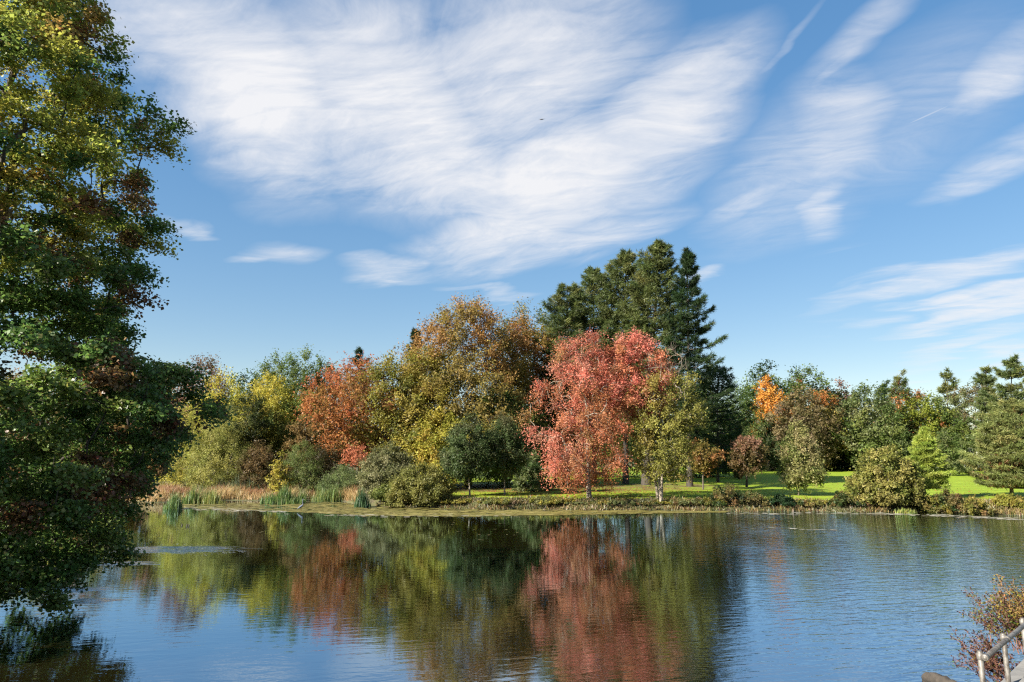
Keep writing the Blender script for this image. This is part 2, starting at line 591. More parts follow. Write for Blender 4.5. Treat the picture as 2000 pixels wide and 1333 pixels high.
def water_material():
    m, t, out = new_mat('pond_water')
    g = t.add('ShaderNodeNewGeometry')
    P = g.outputs['Position']
    s = t.add('ShaderNodeSeparateXYZ')
    t.l.new(P, s.inputs[0])
    X, Y = s.outputs[0], s.outputs[1]
    # breeze: ruffled on the right, smoother on the left and under the far trees
    patch = t.noise(t.mapping(P, scale=(0.7, 1.0, 1)), 0.07, 3, 0.5, 0.4)
    xs = t.math('SUBTRACT', X, t.math('MULTIPLY', Y, 0.19))
    right = t.maprange(t.math('ADD', xs, t.math('MULTIPLY', t.math('SUBTRACT', patch, .5), 12.0)), -1.5, 10.0)
    near = t.maprange(Y, 34.0, 18.0)
    left_ruffle = t.math('MULTIPLY', t.maprange(t.math('ADD', Y, t.math('MULTIPLY', patch, 16)), 34.0, 28.0), t.maprange(t.math('ADD', X, t.math('MULTIPLY', Y, .3)), -2.0, -7.0))
    amp = t.math('ADD', t.math('MULTIPLY', right, 1.0), t.math('MULTIPLY', near, 0.05))
    amp = t.math('ADD', amp, t.math('MULTIPLY', left_ruffle, 0.12))
    # small cat's paws where a puff of wind roughens the calm left side
    for (cpx, cpy, rx, ry) in ((345, 1073, 2.9, 1.25), (240, 1101, 1.5, .5), (120, 1152, 1.4, .55), (170, 1174, 1.0, .4), (1640, 1008, 9.0, 3.0)):
        q = on_plane(cpx, cpy)
        mm = t.mapping(P, loc=tuple(q), scale=(rx, ry, 1), typ='TEXTURE')
        rag = t.noise(t.mapping(P, scale=(.35, 1.8, 1)), 1.6, 5, .65)
        L = t.math('ADD', t.vmath('LENGTH', mm).outputs['Value'], t.math('MULTIPLY', t.math('SUBTRACT', rag, .5), 3.0))
        paw = t.math('MULTIPLY', t.maprange(L, 1.15, .2), 1.9 if cpx < 1000 else .8)
        amp = t.math('MAXIMUM', amp, paw)
    amp = t.math('MULTIPLY', amp, t.maprange(patch, 0.25, 0.6, 0.55, 1.15))
    amp = t.math('ADD', amp, 0.06)
    r1 = t.noise(t.mapping(t.mapping(P, rot=(0, 0, -0.22)), scale=(0.5, 1.9, 1)), 2.0, 2, 0.5, 0.5)
    r2 = t.noise(t.mapping(t.mapping(P, rot=(0, 0, 0.35)), scale=(0.7, 1.7, 1)), 6.2, 2, 0.5, 0.3)
    r3 = t.noise(t.mapping(P, scale=(0.8, 1.2, 1)), 0.35, 2, 0.5)
    h = t.math('ADD', t.math('MULTIPLY', r1, 0.030), t.math('MULTIPLY', r2, 0.0065))
    h = t.math('MULTIPLY', h, amp)
    h = t.math('ADD', h, t.math('MULTIPLY', r3, 0.005))
    bp = t.add('ShaderNodeBump')
    bp.inputs['Strength'].default_value = 1.0
    bp.inputs['Distance'].default_value = 1.0
    t.l.new(h, bp.inputs['Height'])
    df = t.add('ShaderNodeBsdfDiffuse')
    df.inputs['Color'].default_value = (0.013, 0.010, 0.003, 1)
    gl = t.add('ShaderNodeBsdfGlossy')
    gl.inputs['Roughness'].default_value = 0.025
    gl.inputs['Color'].default_value = (0.72, 0.88, 1.0, 1)
    fr = t.add('ShaderNodeFresnel')
    fr.inputs['IOR'].default_value = 1.34
    for nd in (df, gl, fr):
        t.l.new(bp.outputs[0], nd.inputs['Normal'])
    mx = t.add('ShaderNodeMixShader')
    t.l.new(t.math('POWER', fr.outputs[0], 0.30), mx.inputs[0])
    t.l.new(df.outputs[0], mx.inputs[1])
    t.l.new(gl.outputs[0], mx.inputs[2])
    t.l.new(mx.outputs[0], out.inputs['Surface'])
    return m


wv = np.array([[-140, -6, 0], [120, -6, 0], [120, 92, 0], [-140, 92, 0]], float)
mesh_np('water', wv, np.array([[0, 1, 2, 3]]), 4, water_material(), kind='structure')

# ------------------------------------------------------------------ tree builders
ALB = 0.62            # lit look -> reflectance


def palette(pal, n, rng, jitter=0.10):
    """pal: [(sRGB, weight)] -> n linear reflectances."""
    w = np.array([p[1] for p in pal], float)
    w /= w.sum()
    k = rng.choice(len(pal), n, p=w)
    c = np.array([lin(p[0]) for p in pal])[k] * ALB
    c = c * 0.88 + c.mean(1, keepdims=True) * 0.12
    c *= rng.normal(1, jitter, (n, 1)).clip(0.6, 1.5)
    c *= rng.normal(1, jitter * 0.5, (n, 3)).clip(0.7, 1.35)
    return c.clip(0.003, 0.8)


PROFILES = {
    'round': lambda t: np.sqrt(np.clip(1 - (2 * t - 0.92) ** 2 / 1.18, 0, 1)) ** 0.9,
    'egg': lambda t: np.sin(np.pi * np.clip(t, 0, 1) ** 0.72) ** 0.75,
    'cone': lambda t: (1 - t) ** 0.75 * np.clip(t / 0.08, 0.25, 1) ** 0.6,
    'dome': lambda t: np.clip(1 - t ** 2.3, 0, 1) ** 0.62 * np.clip(0.55 + t / 0.25, 0, 1),
    'vase': lambda t: np.clip(0.35 + 0.9 * t, 0, 1) * np.clip(1 - t ** 5, 0, 1) ** 0.6,
    'column': lambda t: np.clip(0.6 + 1.6 * t, 0, 1) * np.clip(1 - t ** 4, 0, 1) ** 0.6,
    'tear': lambda t: np.clip(1 - t, 0, 1) ** 0.62 * np.clip(0.35 + t / 0.22, 0, 1),
    'fulldome': lambda t: np.clip(1 - t ** 4.0, 0, 1) ** 0.6 * np.clip(0.6 + t / 0.3, 0, 1),
    'shoulder': lambda t: np.interp(t, [0, .12, .5, .74, .84, .92, 1], [.8, 1, .98, .92, .5, .3, .12]),
    'bush': lambda t: np.clip(1 - t ** 2.0, 0, 1) ** 0.55,
    'spread': lambda t: np.clip(0.25 + 1.3 * t, 0, 1) * np.clip(1 - t ** 2.6, 0, 1) ** 0.55,
}


def crown_points(rng, n, prof, R, z0, H, lump, ecc=(1.0, 1.0), inner=0.42):
    """Clump centres inside a lumpy body of revolution (local, axis at origin)."""
    ph = rng.uniform(0, 2 * math.pi, 8)
    am = rng.uniform(0.3, 1.0, 8) * lump
    M = max(14 * n, 400)
    t = rng.uniform(0.02, 0.99, M)
    keep = rng.uniform(0, 1, M) < (prof(t) ** 1.4 + 0.05)
    t = t[keep]
    th = rng.uniform(0, 2 * math.pi, len(t))
    rad = rng.uniform(0, 1, len(t)) ** inner
    lob = 1 + sum(am[k] * np.cos((k % 4 + 1) * th + ph[k] + (2.0 + 1.5 * k) * t) for k in range(8)) / 2.6
    r = prof(t) * R * rad * lob
    P = np.stack([r * np.cos(th) * ecc[0], r * np.sin(th) * ecc[1], z0 + H * t], 1)
    vol = math.pi * R * R * H * 0.6
    sp = (vol / n) ** (1 / 3)
    out = []
    dm = sp * 0.72
    arr = np.zeros((n, 3))
    m = 0
    for p in P:
        if m == 0 or np.min(np.sum((arr[:m] - p) ** 2, 1)) > dm * dm:
            arr[m] = p
            m += 1
            if m == n:
                break
    return arr[:m], sp


class Skeleton:
    def __init__(self):
        self.p, self.par, self.r0 = [], [], []

    def add(self, p, par, r0=0.0):
        self.p.append(np.asarray(p, float))
        self.par.append(par)
        self.r0.append(r0)
        return len(self.p) - 1

    def stem(self, pts, par=-1):
        for q in pts:
            par = self.add(q, par)
        return par

    def grow(self, targets, rng, tip, first=0, seg=3, wig=0.06, upcost=0.7):
        """Join each target to the nearest fitting node by a bent branch."""
        order = np.argsort(np.linalg.norm(targets - np.array([*self.p[first][:2], targets[:, 2].min()]), axis=1) + rng.uniform(0, .4, len(targets)))
        tips = np.zeros(len(targets), int)
        for k in order:
            T = targets[k]
            A = np.array(self.p[first:])
            dv = T - A
            dist = np.linalg.norm(dv, axis=1)
            cost = dist + upcost * np.maximum(0, 0.25 * np.hypot(dv[:, 0], dv[:, 1]) - dv[:, 2])
            b = int(np.argmin(cost)) + first
            P = self.p[b]
            pd = P - self.p[self.par[b]] if self.par[b] >= 0 else np.array([0, 0, 1.0])
            pd = pd / max(np.linalg.norm(pd), 1e-6)
            L = np.linalg.norm(T - P)
            C = P + pd * L * 0.35 + (T - P) * 0.18
            last = b
            for s in range(1, seg + 1):
                u = s / seg
                q = (1 - u) ** 2 * P + 2 * u * (1 - u) * C + u * u * T
                if s < seg:
                    q = q + rng.normal(0, wig * L, 3)
                last = self.add(q, last)
            self.r0[last] = tip
            tips[k] = last
        return tips

    def radii(self, ex=2.25):
        n = len(self.p)
        acc = np.zeros(n)
        for i in range(n - 1, -1, -1):
            v = max(acc[i], self.r0[i] ** ex, 1e-9)
            acc[i] = v
            if self.par[i] >= 0:
                acc[self.par[i]] += v
        return acc ** (1 / ex)

    def mesh(self, sides=5, rmin=0.0, scale=1.0, flare=None):
        R = self.radii() * scale
        P = np.array(self.p)
        par = np.array(self.par)
        e = np.where((par >= 0) & (R > rmin))[0]
        Rp = np.minimum(R[par[e]], R[e] * 1.5)
        if flare is not None:
            pass
        return P, R, tubes(P[par[e]], P[e], Rp, R[e], sides)


def place(px, d, top, base_px=None):
    """Tree base on the ground at distance d, and its height from the pixel of its top."""
    bx = px if base_px is None else base_px
    Y = d * S
    x = at(bx, 930, Y)[0]
    z = float(ground_z(x, Y))
    tp = at(px, top, Y)
    return np.array([x, Y, z - 0.08]), tp


TREE_N = [0]


def deciduous(name, label, cat, px, d, top, wpx, pal, prof='round', cb=0.12, n=22000, clumps=110, leaf=0.19, base_px=None, stems=1,
              lump=0.3, up=0.25, out=0.7, rcf=0.85, aspect=0.72, bark=None, mat=None, twig=False, tri=False, ecc=1.0, group=None,
              top_pal=None, top_from=0.7, side_pal=None, trunk_r=None, clump_var=0.12, bottom=None, bare_above=None, twigs_per=8,
              spine=0.82, fol='crown', sides=6, jit=0.24, inner=0.42, seed=None, zsq=1.0, hang=0.0, topshift=0.0, stem_pts=None, tipr=0.014):
    TREE_N[0] += 1
    rng = np.random.default_rng(seed if seed is not None else 100 + TREE_N[0])
    if d < 70:
        leaf, n, tri = leaf * 1.14, int(n * 1.8), True
    else:
        leaf, n, tri = leaf * 1.36, int(n * (1.2 if d < 105 else 1.22)), True
    sides = 4 if d > 85 else sides
    bark = bark or M_BARK
    mat = mat or M_LEAF
    base, tp = place(px, d, top, base_px)
    Y = base[1]
    H = tp[2] - base[2]
    R = wpx / 2 / F * Y * 1.03
    cb_z = cb * H if bottom is None else at(px, bottom, Y)[2] - base[2]
    axis = np.array([tp[0] - base[0], 0, 0])            # lean of the crown relative to the base
    C, sp = crown_points(rng, clumps, PROFILES[prof], R * 0.93, cb_z, H - cb_z - sp_guess(R, H - cb_z, clumps) * 0.28, lump, (1.0, ecc), inner)
    C = C + axis
    C[:, 0] += topshift / F * Y * np.clip((C[:, 2] - cb_z) / (H - cb_z) - 0.3, 0, 1)
    sk = Skeleton()
    if stem_pts is not None:
        for si, sp_ in enumerate(stem_pts):
            q = np.array([at(a, b, Y + dy) - base for a, b, dy in sp_])
            if si == 0:
                sk.stem(q)
            else:
                sk.stem(q[1:], 0)
    else:
        for s in range(stems):
            a = rng.uniform(0, 2 * math.pi) if stems > 1 else 0
            off = np.array([math.cos(a), math.sin(a), 0]) * (R * rng.uniform(0.25, 0.55) if stems > 1 else 0)
            m = 7
            pts = []
            hs = H * spine * (rng.uniform(0.75, 1.0) if stems > 1 else 1)
            for k in range(m):
                u = k / (m - 1)
                q = off * (0.12 + 0.88 * u) + axis * u ** 0.8 + np.array([0, 0, hs * u])
                if k:
                    q[:2] += rng.normal(0, 0.018 * H * u, 2)
                pts.append(q)
            if s == 0:
                sk.stem(np.array(pts))
            else:
                sk.stem(np.array(pts[1:]), 0)
    first = 1
    tips = sk.grow(C, rng, tipr, first=first, seg=2 if d > 85 else 3)
    rc = sp * rcf
    # twigs
    k = twigs_per
    nc = len(C)
    outv = unit(np.stack([C[:, 0] - axis[0] * 0.9, C[:, 1], (C[:, 2] - (cb_z + 0.35 * (H - cb_z))) * 0.8], 1))
    tw = rng.normal(size=(nc, k, 3)) * 0.75 + outv[:, None] * out + np.array([0, 0, up])
    tw = unit(tw) * (rc * rng.uniform(0.6, 1.25, (nc, k, 1)))
    tw[..., 2] *= zsq
    if twig:
        P0 = np.repeat(C, k, 0)
        P1 = P0 + tw.reshape(-1, 3)
    # leaves
    if bare_above is not None:
        act = np.where(C[:, 2] < bare_above * H)[0]
    else:
        act = np.arange(nc)
    ci = act[rng.integers(0, len(act), n)]
    ti = rng.integers(0, k, n)
    s = rng.uniform(0, 1, n) ** 0.75
    T = tw[ci, ti]
    pos = C[ci] + T * (s * 1.12)[:, None] + rng.normal(0, jit * rc, (n, 3)) * (0.45 + 0.55 * s)[:, None]
    if hang:
        pos[:, 2] -= hang * rc * s ** 2
    pos[:, 2] = np.maximum(pos[:, 2], 0.05)
    nv = rng.normal(size=(n, 3)) * 0.75 + outv[ci] * 0.45 + np.array([0, 0, 0.55])
    cl_col = palette(pal, nc, rng, 0.02)
    t_h = (C[:, 2] - cb_z) / (H - cb_z)
    if top_pal:
        sel = rng.uniform(0, 1, nc) < sstep(top_from - 0.18, top_from + 0.18, t_h)
        cl_col[sel] = palette(top_pal, int(sel.sum()), rng, 0.02)
    if side_pal:
        sel = rng.uniform(0, 1, nc) < sstep(-0.2, 0.5, side_pal[0] * (C[:, 0] - axis[0]) / R)
        cl_col[sel] = palette(side_pal[1], int(sel.sum()), rng, 0.02)
    cl_col *= rng.normal(1, clump_var, (nc, 1)).clip(0.6, 1.5)
    cc = cl_col[ci]
    mixp = palette(pal, n, rng, 0.1)
    cc = cc * 0.72 + mixp * 0.28
    cc *= rng.normal(1, 0.16, (n, 1)).clip(0.5, 1.6)
    e = empty(name, base, label, cat, group)
    V, Fc, cv, kk = leaves(pos + base, nv, leaf, cc, aspect, tri, rng=rng)
    mesh_np(fol, V, Fc, kk, mat, e, cv, kind='stuff')
    P, Rr, (TV, TF) = sk.mesh(sides)
    want = trunk_r or max(0.012 * H + 0.02, 0.03)
    sc_ = want / Rr.max()
    P, Rr, (TV, TF) = sk.mesh(sides, scale=1.0)
    # thicken the lower wood towards the wanted trunk size, keep twigs thin
    big = Rr / Rr.max()
    Rn = Rr * (1 + (sc_ - 1) * big ** 0.7)
    par = np.array(sk.par)
    e_ = np.where(par >= 0)[0]
    R0 = np.minimum(Rn[par[e_]], Rn[e_] * 1.6)
    root = par[e_] == 0
    R0 = np.where(root, Rn[e_] * 1.35, R0)
    TV, TF = tubes(P[par[e_]], P[e_], R0, Rn[e_], sides)
    if twig:
        tv, tf = tubes(P0, P1, np.full(len(P0), tipr), np.full(len(P0), tipr * 0.4), 3)
        mesh_np('twigs', tv + base, tf, 4, bark, e, kind='stuff')
    mesh_np('trunk', TV + base, TF, 4, bark, e, smooth=True)
    return e


def sp_guess(R, H, n):
    return (math.pi * R * R * H * 0.6 / n) ** (1 / 3)


def conifer(name, label, px, d, top, wpx, pal, cb=0.1, whorl=0.8, per=5, tuft=0.42, tufts=46, prof=None, rise=0.2, droop=0.05, rag=0.35,
            base_px=None, bark=None, trunk_r=None, blades=6, group=None, cat='tree', flat=0.30, bottom=None, s0=0.3, inner_pal=None, bw=0.20,
            lean=0.0, seed=None, plume=0.0):
    TREE_N[0] += 1
    rng = np.random.default_rng(seed if seed is not None else 100 + TREE_N[0])
    bark = bark or M_BARK_DARK
    base, tp = place(px, d, top, base_px)
    Y = base[1]
    H = tp[2] - base[2]
    R = wpx / 2 / F * Y
    z0 = cb * H if bottom is None else at(px, bottom, Y)[2] - base[2]
    prof = prof or (lambda t: np.clip(1 - t ** 1.6, 0.05, 1) * (0.7 + 0.3 * np.sin(np.pi * min(1, t * 1.4))))
    ax = np.array([tp[0] - base[0], 0, 0])
    tr = trunk_r or 0.011 * H
    # trunk
    m = 12
    tu = np.linspace(0, 1, m)
    tpts = np.stack([ax[0] * tu ** 1.2 + lean * np.sin(tu * 3) * 0.2 + rng.normal(0, 0.02, m) * (tu > 0), rng.normal(0, 0.02, m) * (tu > 0), tu * H * 0.985], 1)
    trr = tr * (1 - tu) ** 0.8 + 0.02
    trr[0] *= 1.35
    P0, P1, R0, R1 = [tpts[:-1]], [tpts[1:]], [trr[:-1]], [trr[1:]]
    pos, ori, colr, sz = [], [], [], []
    z = z0
    th0 = rng.uniform(0, 6.28)
    lobes = rng.uniform(0, 6.28, 3)
    while z < H * 0.985:
        t = (z - z0) / (H - z0)
        nb = max(3, int(round(per * rng.uniform(0.75, 1.25))))
        th0 += rng.uniform(0.3, 1.3)
        wr = rng.uniform(1 - rag, 1.08)
        for b in range(nb):
            th = th0 + 2 * math.pi * b / nb + rng.normal(0, 0.2)
            L = R * float(prof(t)) * wr * rng.uniform(1 - rag, 1.12)
            L *= 1 + 0.18 * math.cos(2 * th + lobes[0] + 7 * t)
            if L < 0.15:
                L = 0.15
            dr = np.array([math.cos(th), math.sin(th), 0])
            lat = np.array([-math.sin(th), math.cos(th), 0])
            zb = z + rng.normal(0, whorl * 0.25)
            cx = np.array([np.interp(zb, tpts[:, 2], tpts[:, 0]), 0, zb])
            rs = rise * (1 + 2.2 * t ** 3) + rng.normal(0, 0.06)

            def bp(s):
                s = np.asarray(s)[:, None]
                return cx + dr * (s * L) + np.array([0, 0, 1.0]) * (L * (rs * s ** 1.7 - droop * np.sin(s * math.pi) - plume * s ** 2))
            ss = np.linspace(0, 1, 4)
            q = bp(ss)
            rr = np.linspace(0.028 * L ** 0.8 + 0.012, 0.008, 4)
            P0.append(q[:-1]); P1.append(q[1:]); R0.append(rr[:-1]); R1.append(rr[1:])
            nt = max(4, int(tufts * (0.25 + 0.75 * L / R)))
            s = s0 + (1 - s0) * rng.uniform(0, 1, nt) ** 0.72
            w = flat * L * (1.15 - s) * (0.4 + s) * 1.5 + 0.12
            la = rng.uniform(-1, 1, nt) * w
            pp = bp(s) + lat * la[:, None]
            pp[:, 2] += rng.uniform(-0.03, 0.09, nt) * L ** 0.5 + 0.02
            od = dr * 0.7 + lat * (la / (w + 1e-6))[:, None] * 0.8 + rng.normal(0, 0.25, (nt, 3))
            od[:, 2] += 0.16 - plume * 0.8
            pos.append(pp)
            ori.append(unit(od))
            bc = palette(pal, 1, rng, 0.06)[0] * rng.normal(1, 0.1)
            cc = np.repeat(bc[None], nt, 0) * 0.7 + palette(pal, nt, rng, 0.1) * 0.3
            if inner_pal is not None:
                sel = rng.uniform(0, 1, nt) > sstep(0.25, 0.75, s)
                cc[sel] = palette(inner_pal, int(sel.sum()), rng)
            colr.append(cc)
        z += whorl * rng.uniform(0.7, 1.3) * (1 - 0.35 * t)
    pos, ori, colr = np.concatenate(pos), np.concatenate(ori), np.concatenate(colr)
    n = len(pos)
    B = blades
    dirs = unit(ori[:, None] * 0.9 + rng.normal(0, 0.55, (n, B, 3)))
    side = unit(np.cross(dirs, rng.normal(size=(n, B, 3))))
    L = tuft * rng.uniform(0.7, 1.25, (n, B, 1))
    p = pos[:, None] + rng.normal(0, tuft * 0.18, (n, B, 3))
    V = np.stack([p - side * L * bw * .5, p + side * L * bw * .5, p + dirs * L], 2).reshape(-1, 3)
    V[:, 2] = np.maximum(V[:, 2], 0.1)
    Fc = np.arange(n * B * 3).reshape(-1, 3)
    cv = np.repeat(colr * rng.normal(1, 0.1, (n, 1)).clip(.6, 1.4), B * 3, 0)
    e = empty(name, base, label, cat, group)
    mesh_np('crown', V + base, Fc, 3, M_NEEDLE, e, cv, kind='stuff')
    TV, TF = tubes(np.concatenate(P0), np.concatenate(P1), np.concatenate(R0), np.concatenate(R1), 5)
    mesh_np('trunk', TV + base, TF, 4, bark, e, smooth=True)
    return e


def blades(rng, base_pts, h, w, cols, bend=0.35, segs=2):
    """Grass or reed blades: tapered bent strips."""
    n = len(base_pts)
    th = rng.uniform(0, 2 * math.pi, n)
    face = rng.uniform(0, 2 * math.pi, n)
    dr = np.stack([np.cos(th), np.sin(th), np.zeros(n)], 1)
    sd_ = np.stack([np.cos(face), np.sin(face), np.zeros(n)], 1)
    hh = h * rng.uniform(0.6, 1.2, n)
    b = bend * rng.uniform(0.1, 1.0, n)
    V = []
    for k in range(segs + 1):
        u = k / segs
        c = base_pts + dr * (hh * b * u ** 2)[:, None] + np.array([0, 0, 1.0]) * (hh * (u - 0.25 * b * u ** 2))[:, None]
        if k < segs:
            ww = (w * (1 - 0.55 * u))
            V += [c - sd_ * ww * .5, c + sd_ * ww * .5]
        else:
            V += [c]
    V = np.stack(V, 1)
    m = V.shape[1]
    F3 = []
    for k in range(segs):
        a = 2 * k
        if k < segs - 1:
            F3 += [(a, a + 1, a + 3), (a, a + 3, a + 2)]
        else:
            F3 += [(a, a + 1, a + 2)]
    F3 = np.array(F3)
    Fc = (F3[None] + (np.arange(n) * m)[:, None, None]).reshape(-1, 3)
    return V.reshape(-1, 3), Fc, np.repeat(cols, m, 0)
# ------------------------------------------------------------------ palettes (look when lit, sRGB)
OLIVE = [((164, 154, 50), 3), ((142, 142, 46), 3), ((180, 160, 62), 2), ((114, 124, 42), 2)]
YELLOWGREEN = [((196, 190, 58), 3), ((170, 176, 54), 3), ((214, 198, 60), 2)]
MIDGREEN = [((112, 134, 54), 3), ((92, 118, 50), 3), ((132, 144, 60), 2)]
DARKGREEN = [((60, 90, 42), 3), ((72, 102, 46), 3), ((92, 112, 52), 1)]
DEEPGREEN = [((38, 66, 34), 3), ((46, 78, 40), 2), ((62, 92, 46), 1)]
PINE = [((88, 108, 54), 4), ((102, 120, 58), 3), ((122, 134, 64), 2), ((140, 142, 72), 1)]
PINE_LIT = [((116, 128, 64), 3), ((98, 116, 58), 3), ((138, 138, 70), 1)]
RUST = [((200, 124, 56), 3), ((180, 112, 48), 3), ((206, 116, 60), 2), ((158, 124, 52), 3)]
REDPINK = [((240, 136, 116), 4), ((230, 124, 100), 4), ((216, 134, 88), 2), ((246, 164, 138), 2), ((186, 132, 84), 1), ((170, 140, 72), .6)]
REDORANGE = [((226, 136, 92), 4), ((216, 138, 82), 3), ((198, 128, 70), 2), ((236, 136, 110), 2)]
COPPER = [((192, 134, 66), 3), ((176, 126, 60), 3), ((204, 148, 84), 2), ((154, 128, 56), 3)]
ORANGE = [((242, 168, 44), 4), ((232, 150, 36), 3), ((248, 184, 66), 2)]
BROWNGREY = [((142, 124, 80), 3), ((152, 134, 90), 2), ((118, 114, 64), 3), ((158, 132, 104), 1)]
GREYGREEN = [((130, 140, 82), 3), ((148, 152, 94), 2), ((108, 124, 68), 3)]
PINKBROWN = [((156, 110, 88), 3), ((176, 122, 102), 2), ((132, 100, 68), 2), ((114, 104, 60), 1)]
WILLOW = [((180, 180, 80), 3), ((156, 164, 74), 3), ((198, 192, 94), 2)]
BROWN = [((122, 98, 56), 3), ((104, 86, 50), 3), ((140, 112, 66), 2), ((112, 110, 54), 2)]
MAPLE = [((104, 142, 58), 4), ((88, 128, 52), 4), ((130, 154, 60), 3), ((150, 96, 64), .5)]
BRIGHT = [((172, 190, 60), 3), ((148, 172, 54), 3), ((192, 200, 72), 1)]

D = deciduous
CON = lambda t: np.clip(1 - t, 0.02, 1) ** 0.72
# ---------------------------------------------------------------- left group, behind the marsh
D('autumn_tree', 'pinkish brown upright tree rising just behind the near maple', 'tree', 402, 98, 704, 105, PINKBROWN, 'vase', n=12000, up=1.1, clumps=80, rcf=.9, cb=.1, group='trees behind the marsh')
D('autumn_tree', 'yellow green tree next to the pinkish brown upright one', 'tree', 438, 92, 728, 140, YELLOWGREEN, 'egg', n=17000, up=.6, clumps=110, group='trees behind the marsh')
D('autumn_tree', 'bright yellow green tree in front of the tall green poplars', 'tree', 532, 91, 724, 128, YELLOWGREEN, 'egg', n=17000, up=.6, clumps=110, top_pal=[((226, 206, 52), 3), ((200, 190, 54), 2)], top_from=.6, group='trees behind the marsh')
D('poplar_tree', 'tallest feathery green poplar of the left group', 'tree', 588, 96, 688, 105, MIDGREEN, 'column', n=20000, up=1.5, clumps=110, rcf=1.0, lump=.3, group='poplars of the left group')
D('poplar_tree', 'slender green poplar left of the tallest poplar', 'tree', 537, 99, 699, 80, MIDGREEN + [((120, 126, 44), 3)], 'column', n=13000, up=1.5, clumps=80, rcf=1.0, lump=.3, group='poplars of the left group')
D('poplar_tree', 'green poplar right of the tallest poplar, beside the rust maple', 'tree', 637, 97, 704, 70, MIDGREEN, 'column', n=12000, up=1.3, clumps=70, rcf=1.0, lump=.3, group='poplars of the left group')
D('leafy_tree', 'low pale green tree between the poplars and the rust maple', 'tree', 672, 104, 730, 90, YELLOWGREEN + MIDGREEN, 'egg', n=10000, clumps=70, group='trees behind the marsh')
D('leafy_tree', 'dark green treetop peeking over the yellow green tree', 'tree', 478, 112, 722, 90, DARKGREEN, 'round', n=8000, clumps=60, tri=True, leaf=.26, group='trees behind the marsh')
D('leafy_tree', 'small dark olive tree in front of the yellow green trees', 'tree', 486, 84, 764, 70, [((78, 90, 40), 3), ((62, 76, 36), 3)], 'round', n=10000, clumps=60, leaf=.14, cb=.3, group='trees behind the marsh')
D('leafy_tree', 'shaded green tree filling the middle below the poplars', 'tree', 600, 90, 770, 120, MIDGREEN + OLIVE, 'round', n=15000, clumps=90, group='trees behind the marsh')
D('leafy_tree', 'olive tree behind the marsh, below the bright yellow green tree', 'tree', 520, 87, 800, 100, OLIVE + MIDGREEN, 'round', n=12000, clumps=80, group='trees behind the marsh')
D('leafy_tree', 'tan withered tree left of the rust maple', 'tree', 600, 84, 808, 70, [((150, 122, 66), 3), ((122, 100, 56), 3), ((104, 96, 44), 2)], 'round', n=7500, clumps=60, leaf=.16, group='trees behind the marsh')
D('willow_shrub', 'large billowing pale olive willow at the marsh edge', 'shrub', 432, 79, 822, 125, WILLOW, 'dome', n=26000, clumps=130, leaf=.13, aspect=.4, up=.5, cb=.02, stems=3, group='shrubs at the marsh edge')
D('willow_shrub', 'pale yellow green willow partly hidden by the near maple', 'shrub', 368, 80, 792, 110, WILLOW + YELLOWGREEN, 'dome', n=20000, clumps=110, leaf=.13, aspect=.45, up=.5, cb=.02, stems=3, group='shrubs at the marsh edge')
D('willow_shrub', 'grey green willow above the large billowing one', 'shrub', 452, 83, 792, 90, GREYGREEN + WILLOW, 'round', n=14000, clumps=80, leaf=.13, aspect=.45, cb=.1, group='shrubs at the marsh edge')
D('thicket_shrub', 'dark brown rounded thicket between the willows', 'shrub', 508, 78, 866, 90, BROWN, 'bush', n=12000, clumps=80, leaf=.13, cb=.0, stems=4, group='shrubs at the marsh edge')
D('yellow_sapling', 'small bright yellow cone shaped sapling on the marsh edge', 'sapling', 548, 73.5, 887, 44, [((200, 186, 50), 3), ((172, 170, 50), 3), ((210, 180, 66), 1), ((150, 140, 60), 1)], 'cone', n=1500, clumps=40, leaf=.19, cb=.05, twig=True)
D('willow_shrub', 'feathery green willow shrub right of the yellow sapling', 'shrub', 592, 75, 864, 76, [((112, 130, 62), 3), ((132, 146, 72), 3)], 'dome', n=14000, clumps=80, leaf=.12, aspect=.35, up=.7, cb=.02, stems=3, group='shrubs at the marsh edge')
D('willow_shrub', 'low soft green shrub behind the cattails', 'shrub', 668, 73, 912, 90, [((112, 134, 74), 3), ((132, 150, 84), 3)], 'bush', n=11000, clumps=70, leaf=.12, aspect=.3, up=1.0, cb=.0, stems=4, group='shrubs at the marsh edge')
D('thicket_shrub', 'dark bramble thicket below the rust maple', 'shrub', 640, 79, 868, 110, [((70, 62, 36), 3), ((88, 84, 44), 2)], 'bush', n=10000, clumps=70, leaf=.13, cb=.0, stems=4, group='shrubs at the marsh edge')
# rust maple leaning out over the thicket
D('rust_maple', 'rusty orange maple leaning left with dark forked limbs', 'tree', 696, 80, 704, 205, RUST, 'spread', bottom=905, n=19000, clumps=120, leaf=.18, base_px=772, trunk_r=.28, bark=M_BARK_DARK, twig=True, lump=.28,
  stem_pts=[[(776, 925, 0), (770, 880, 0), (752, 838, 0), (728, 790, .3), (712, 750, .4), (706, 728, .3)], [(776, 925, 0), (764, 860, -.3), (736, 835, -.8), (705, 806, -1.0), (672, 796, -1.2)],
             [(776, 925, 0), (773, 868, .3), (764, 810, .6), (752, 765, .8)]], top_pal=[((210, 118, 66), 3), ((200, 118, 58), 2)], top_from=.75, sides=7, side_pal=(1, COPPER + OLIVE))
D('rust_sprig', 'low coral red spray of leaves under the rust maple', 'tree', 712, 77, 868, 86, [((222, 132, 88), 3), ((208, 120, 78), 3)], 'round', bottom=908, n=1900, clumps=22, leaf=.15, lump=.5, twig=True)
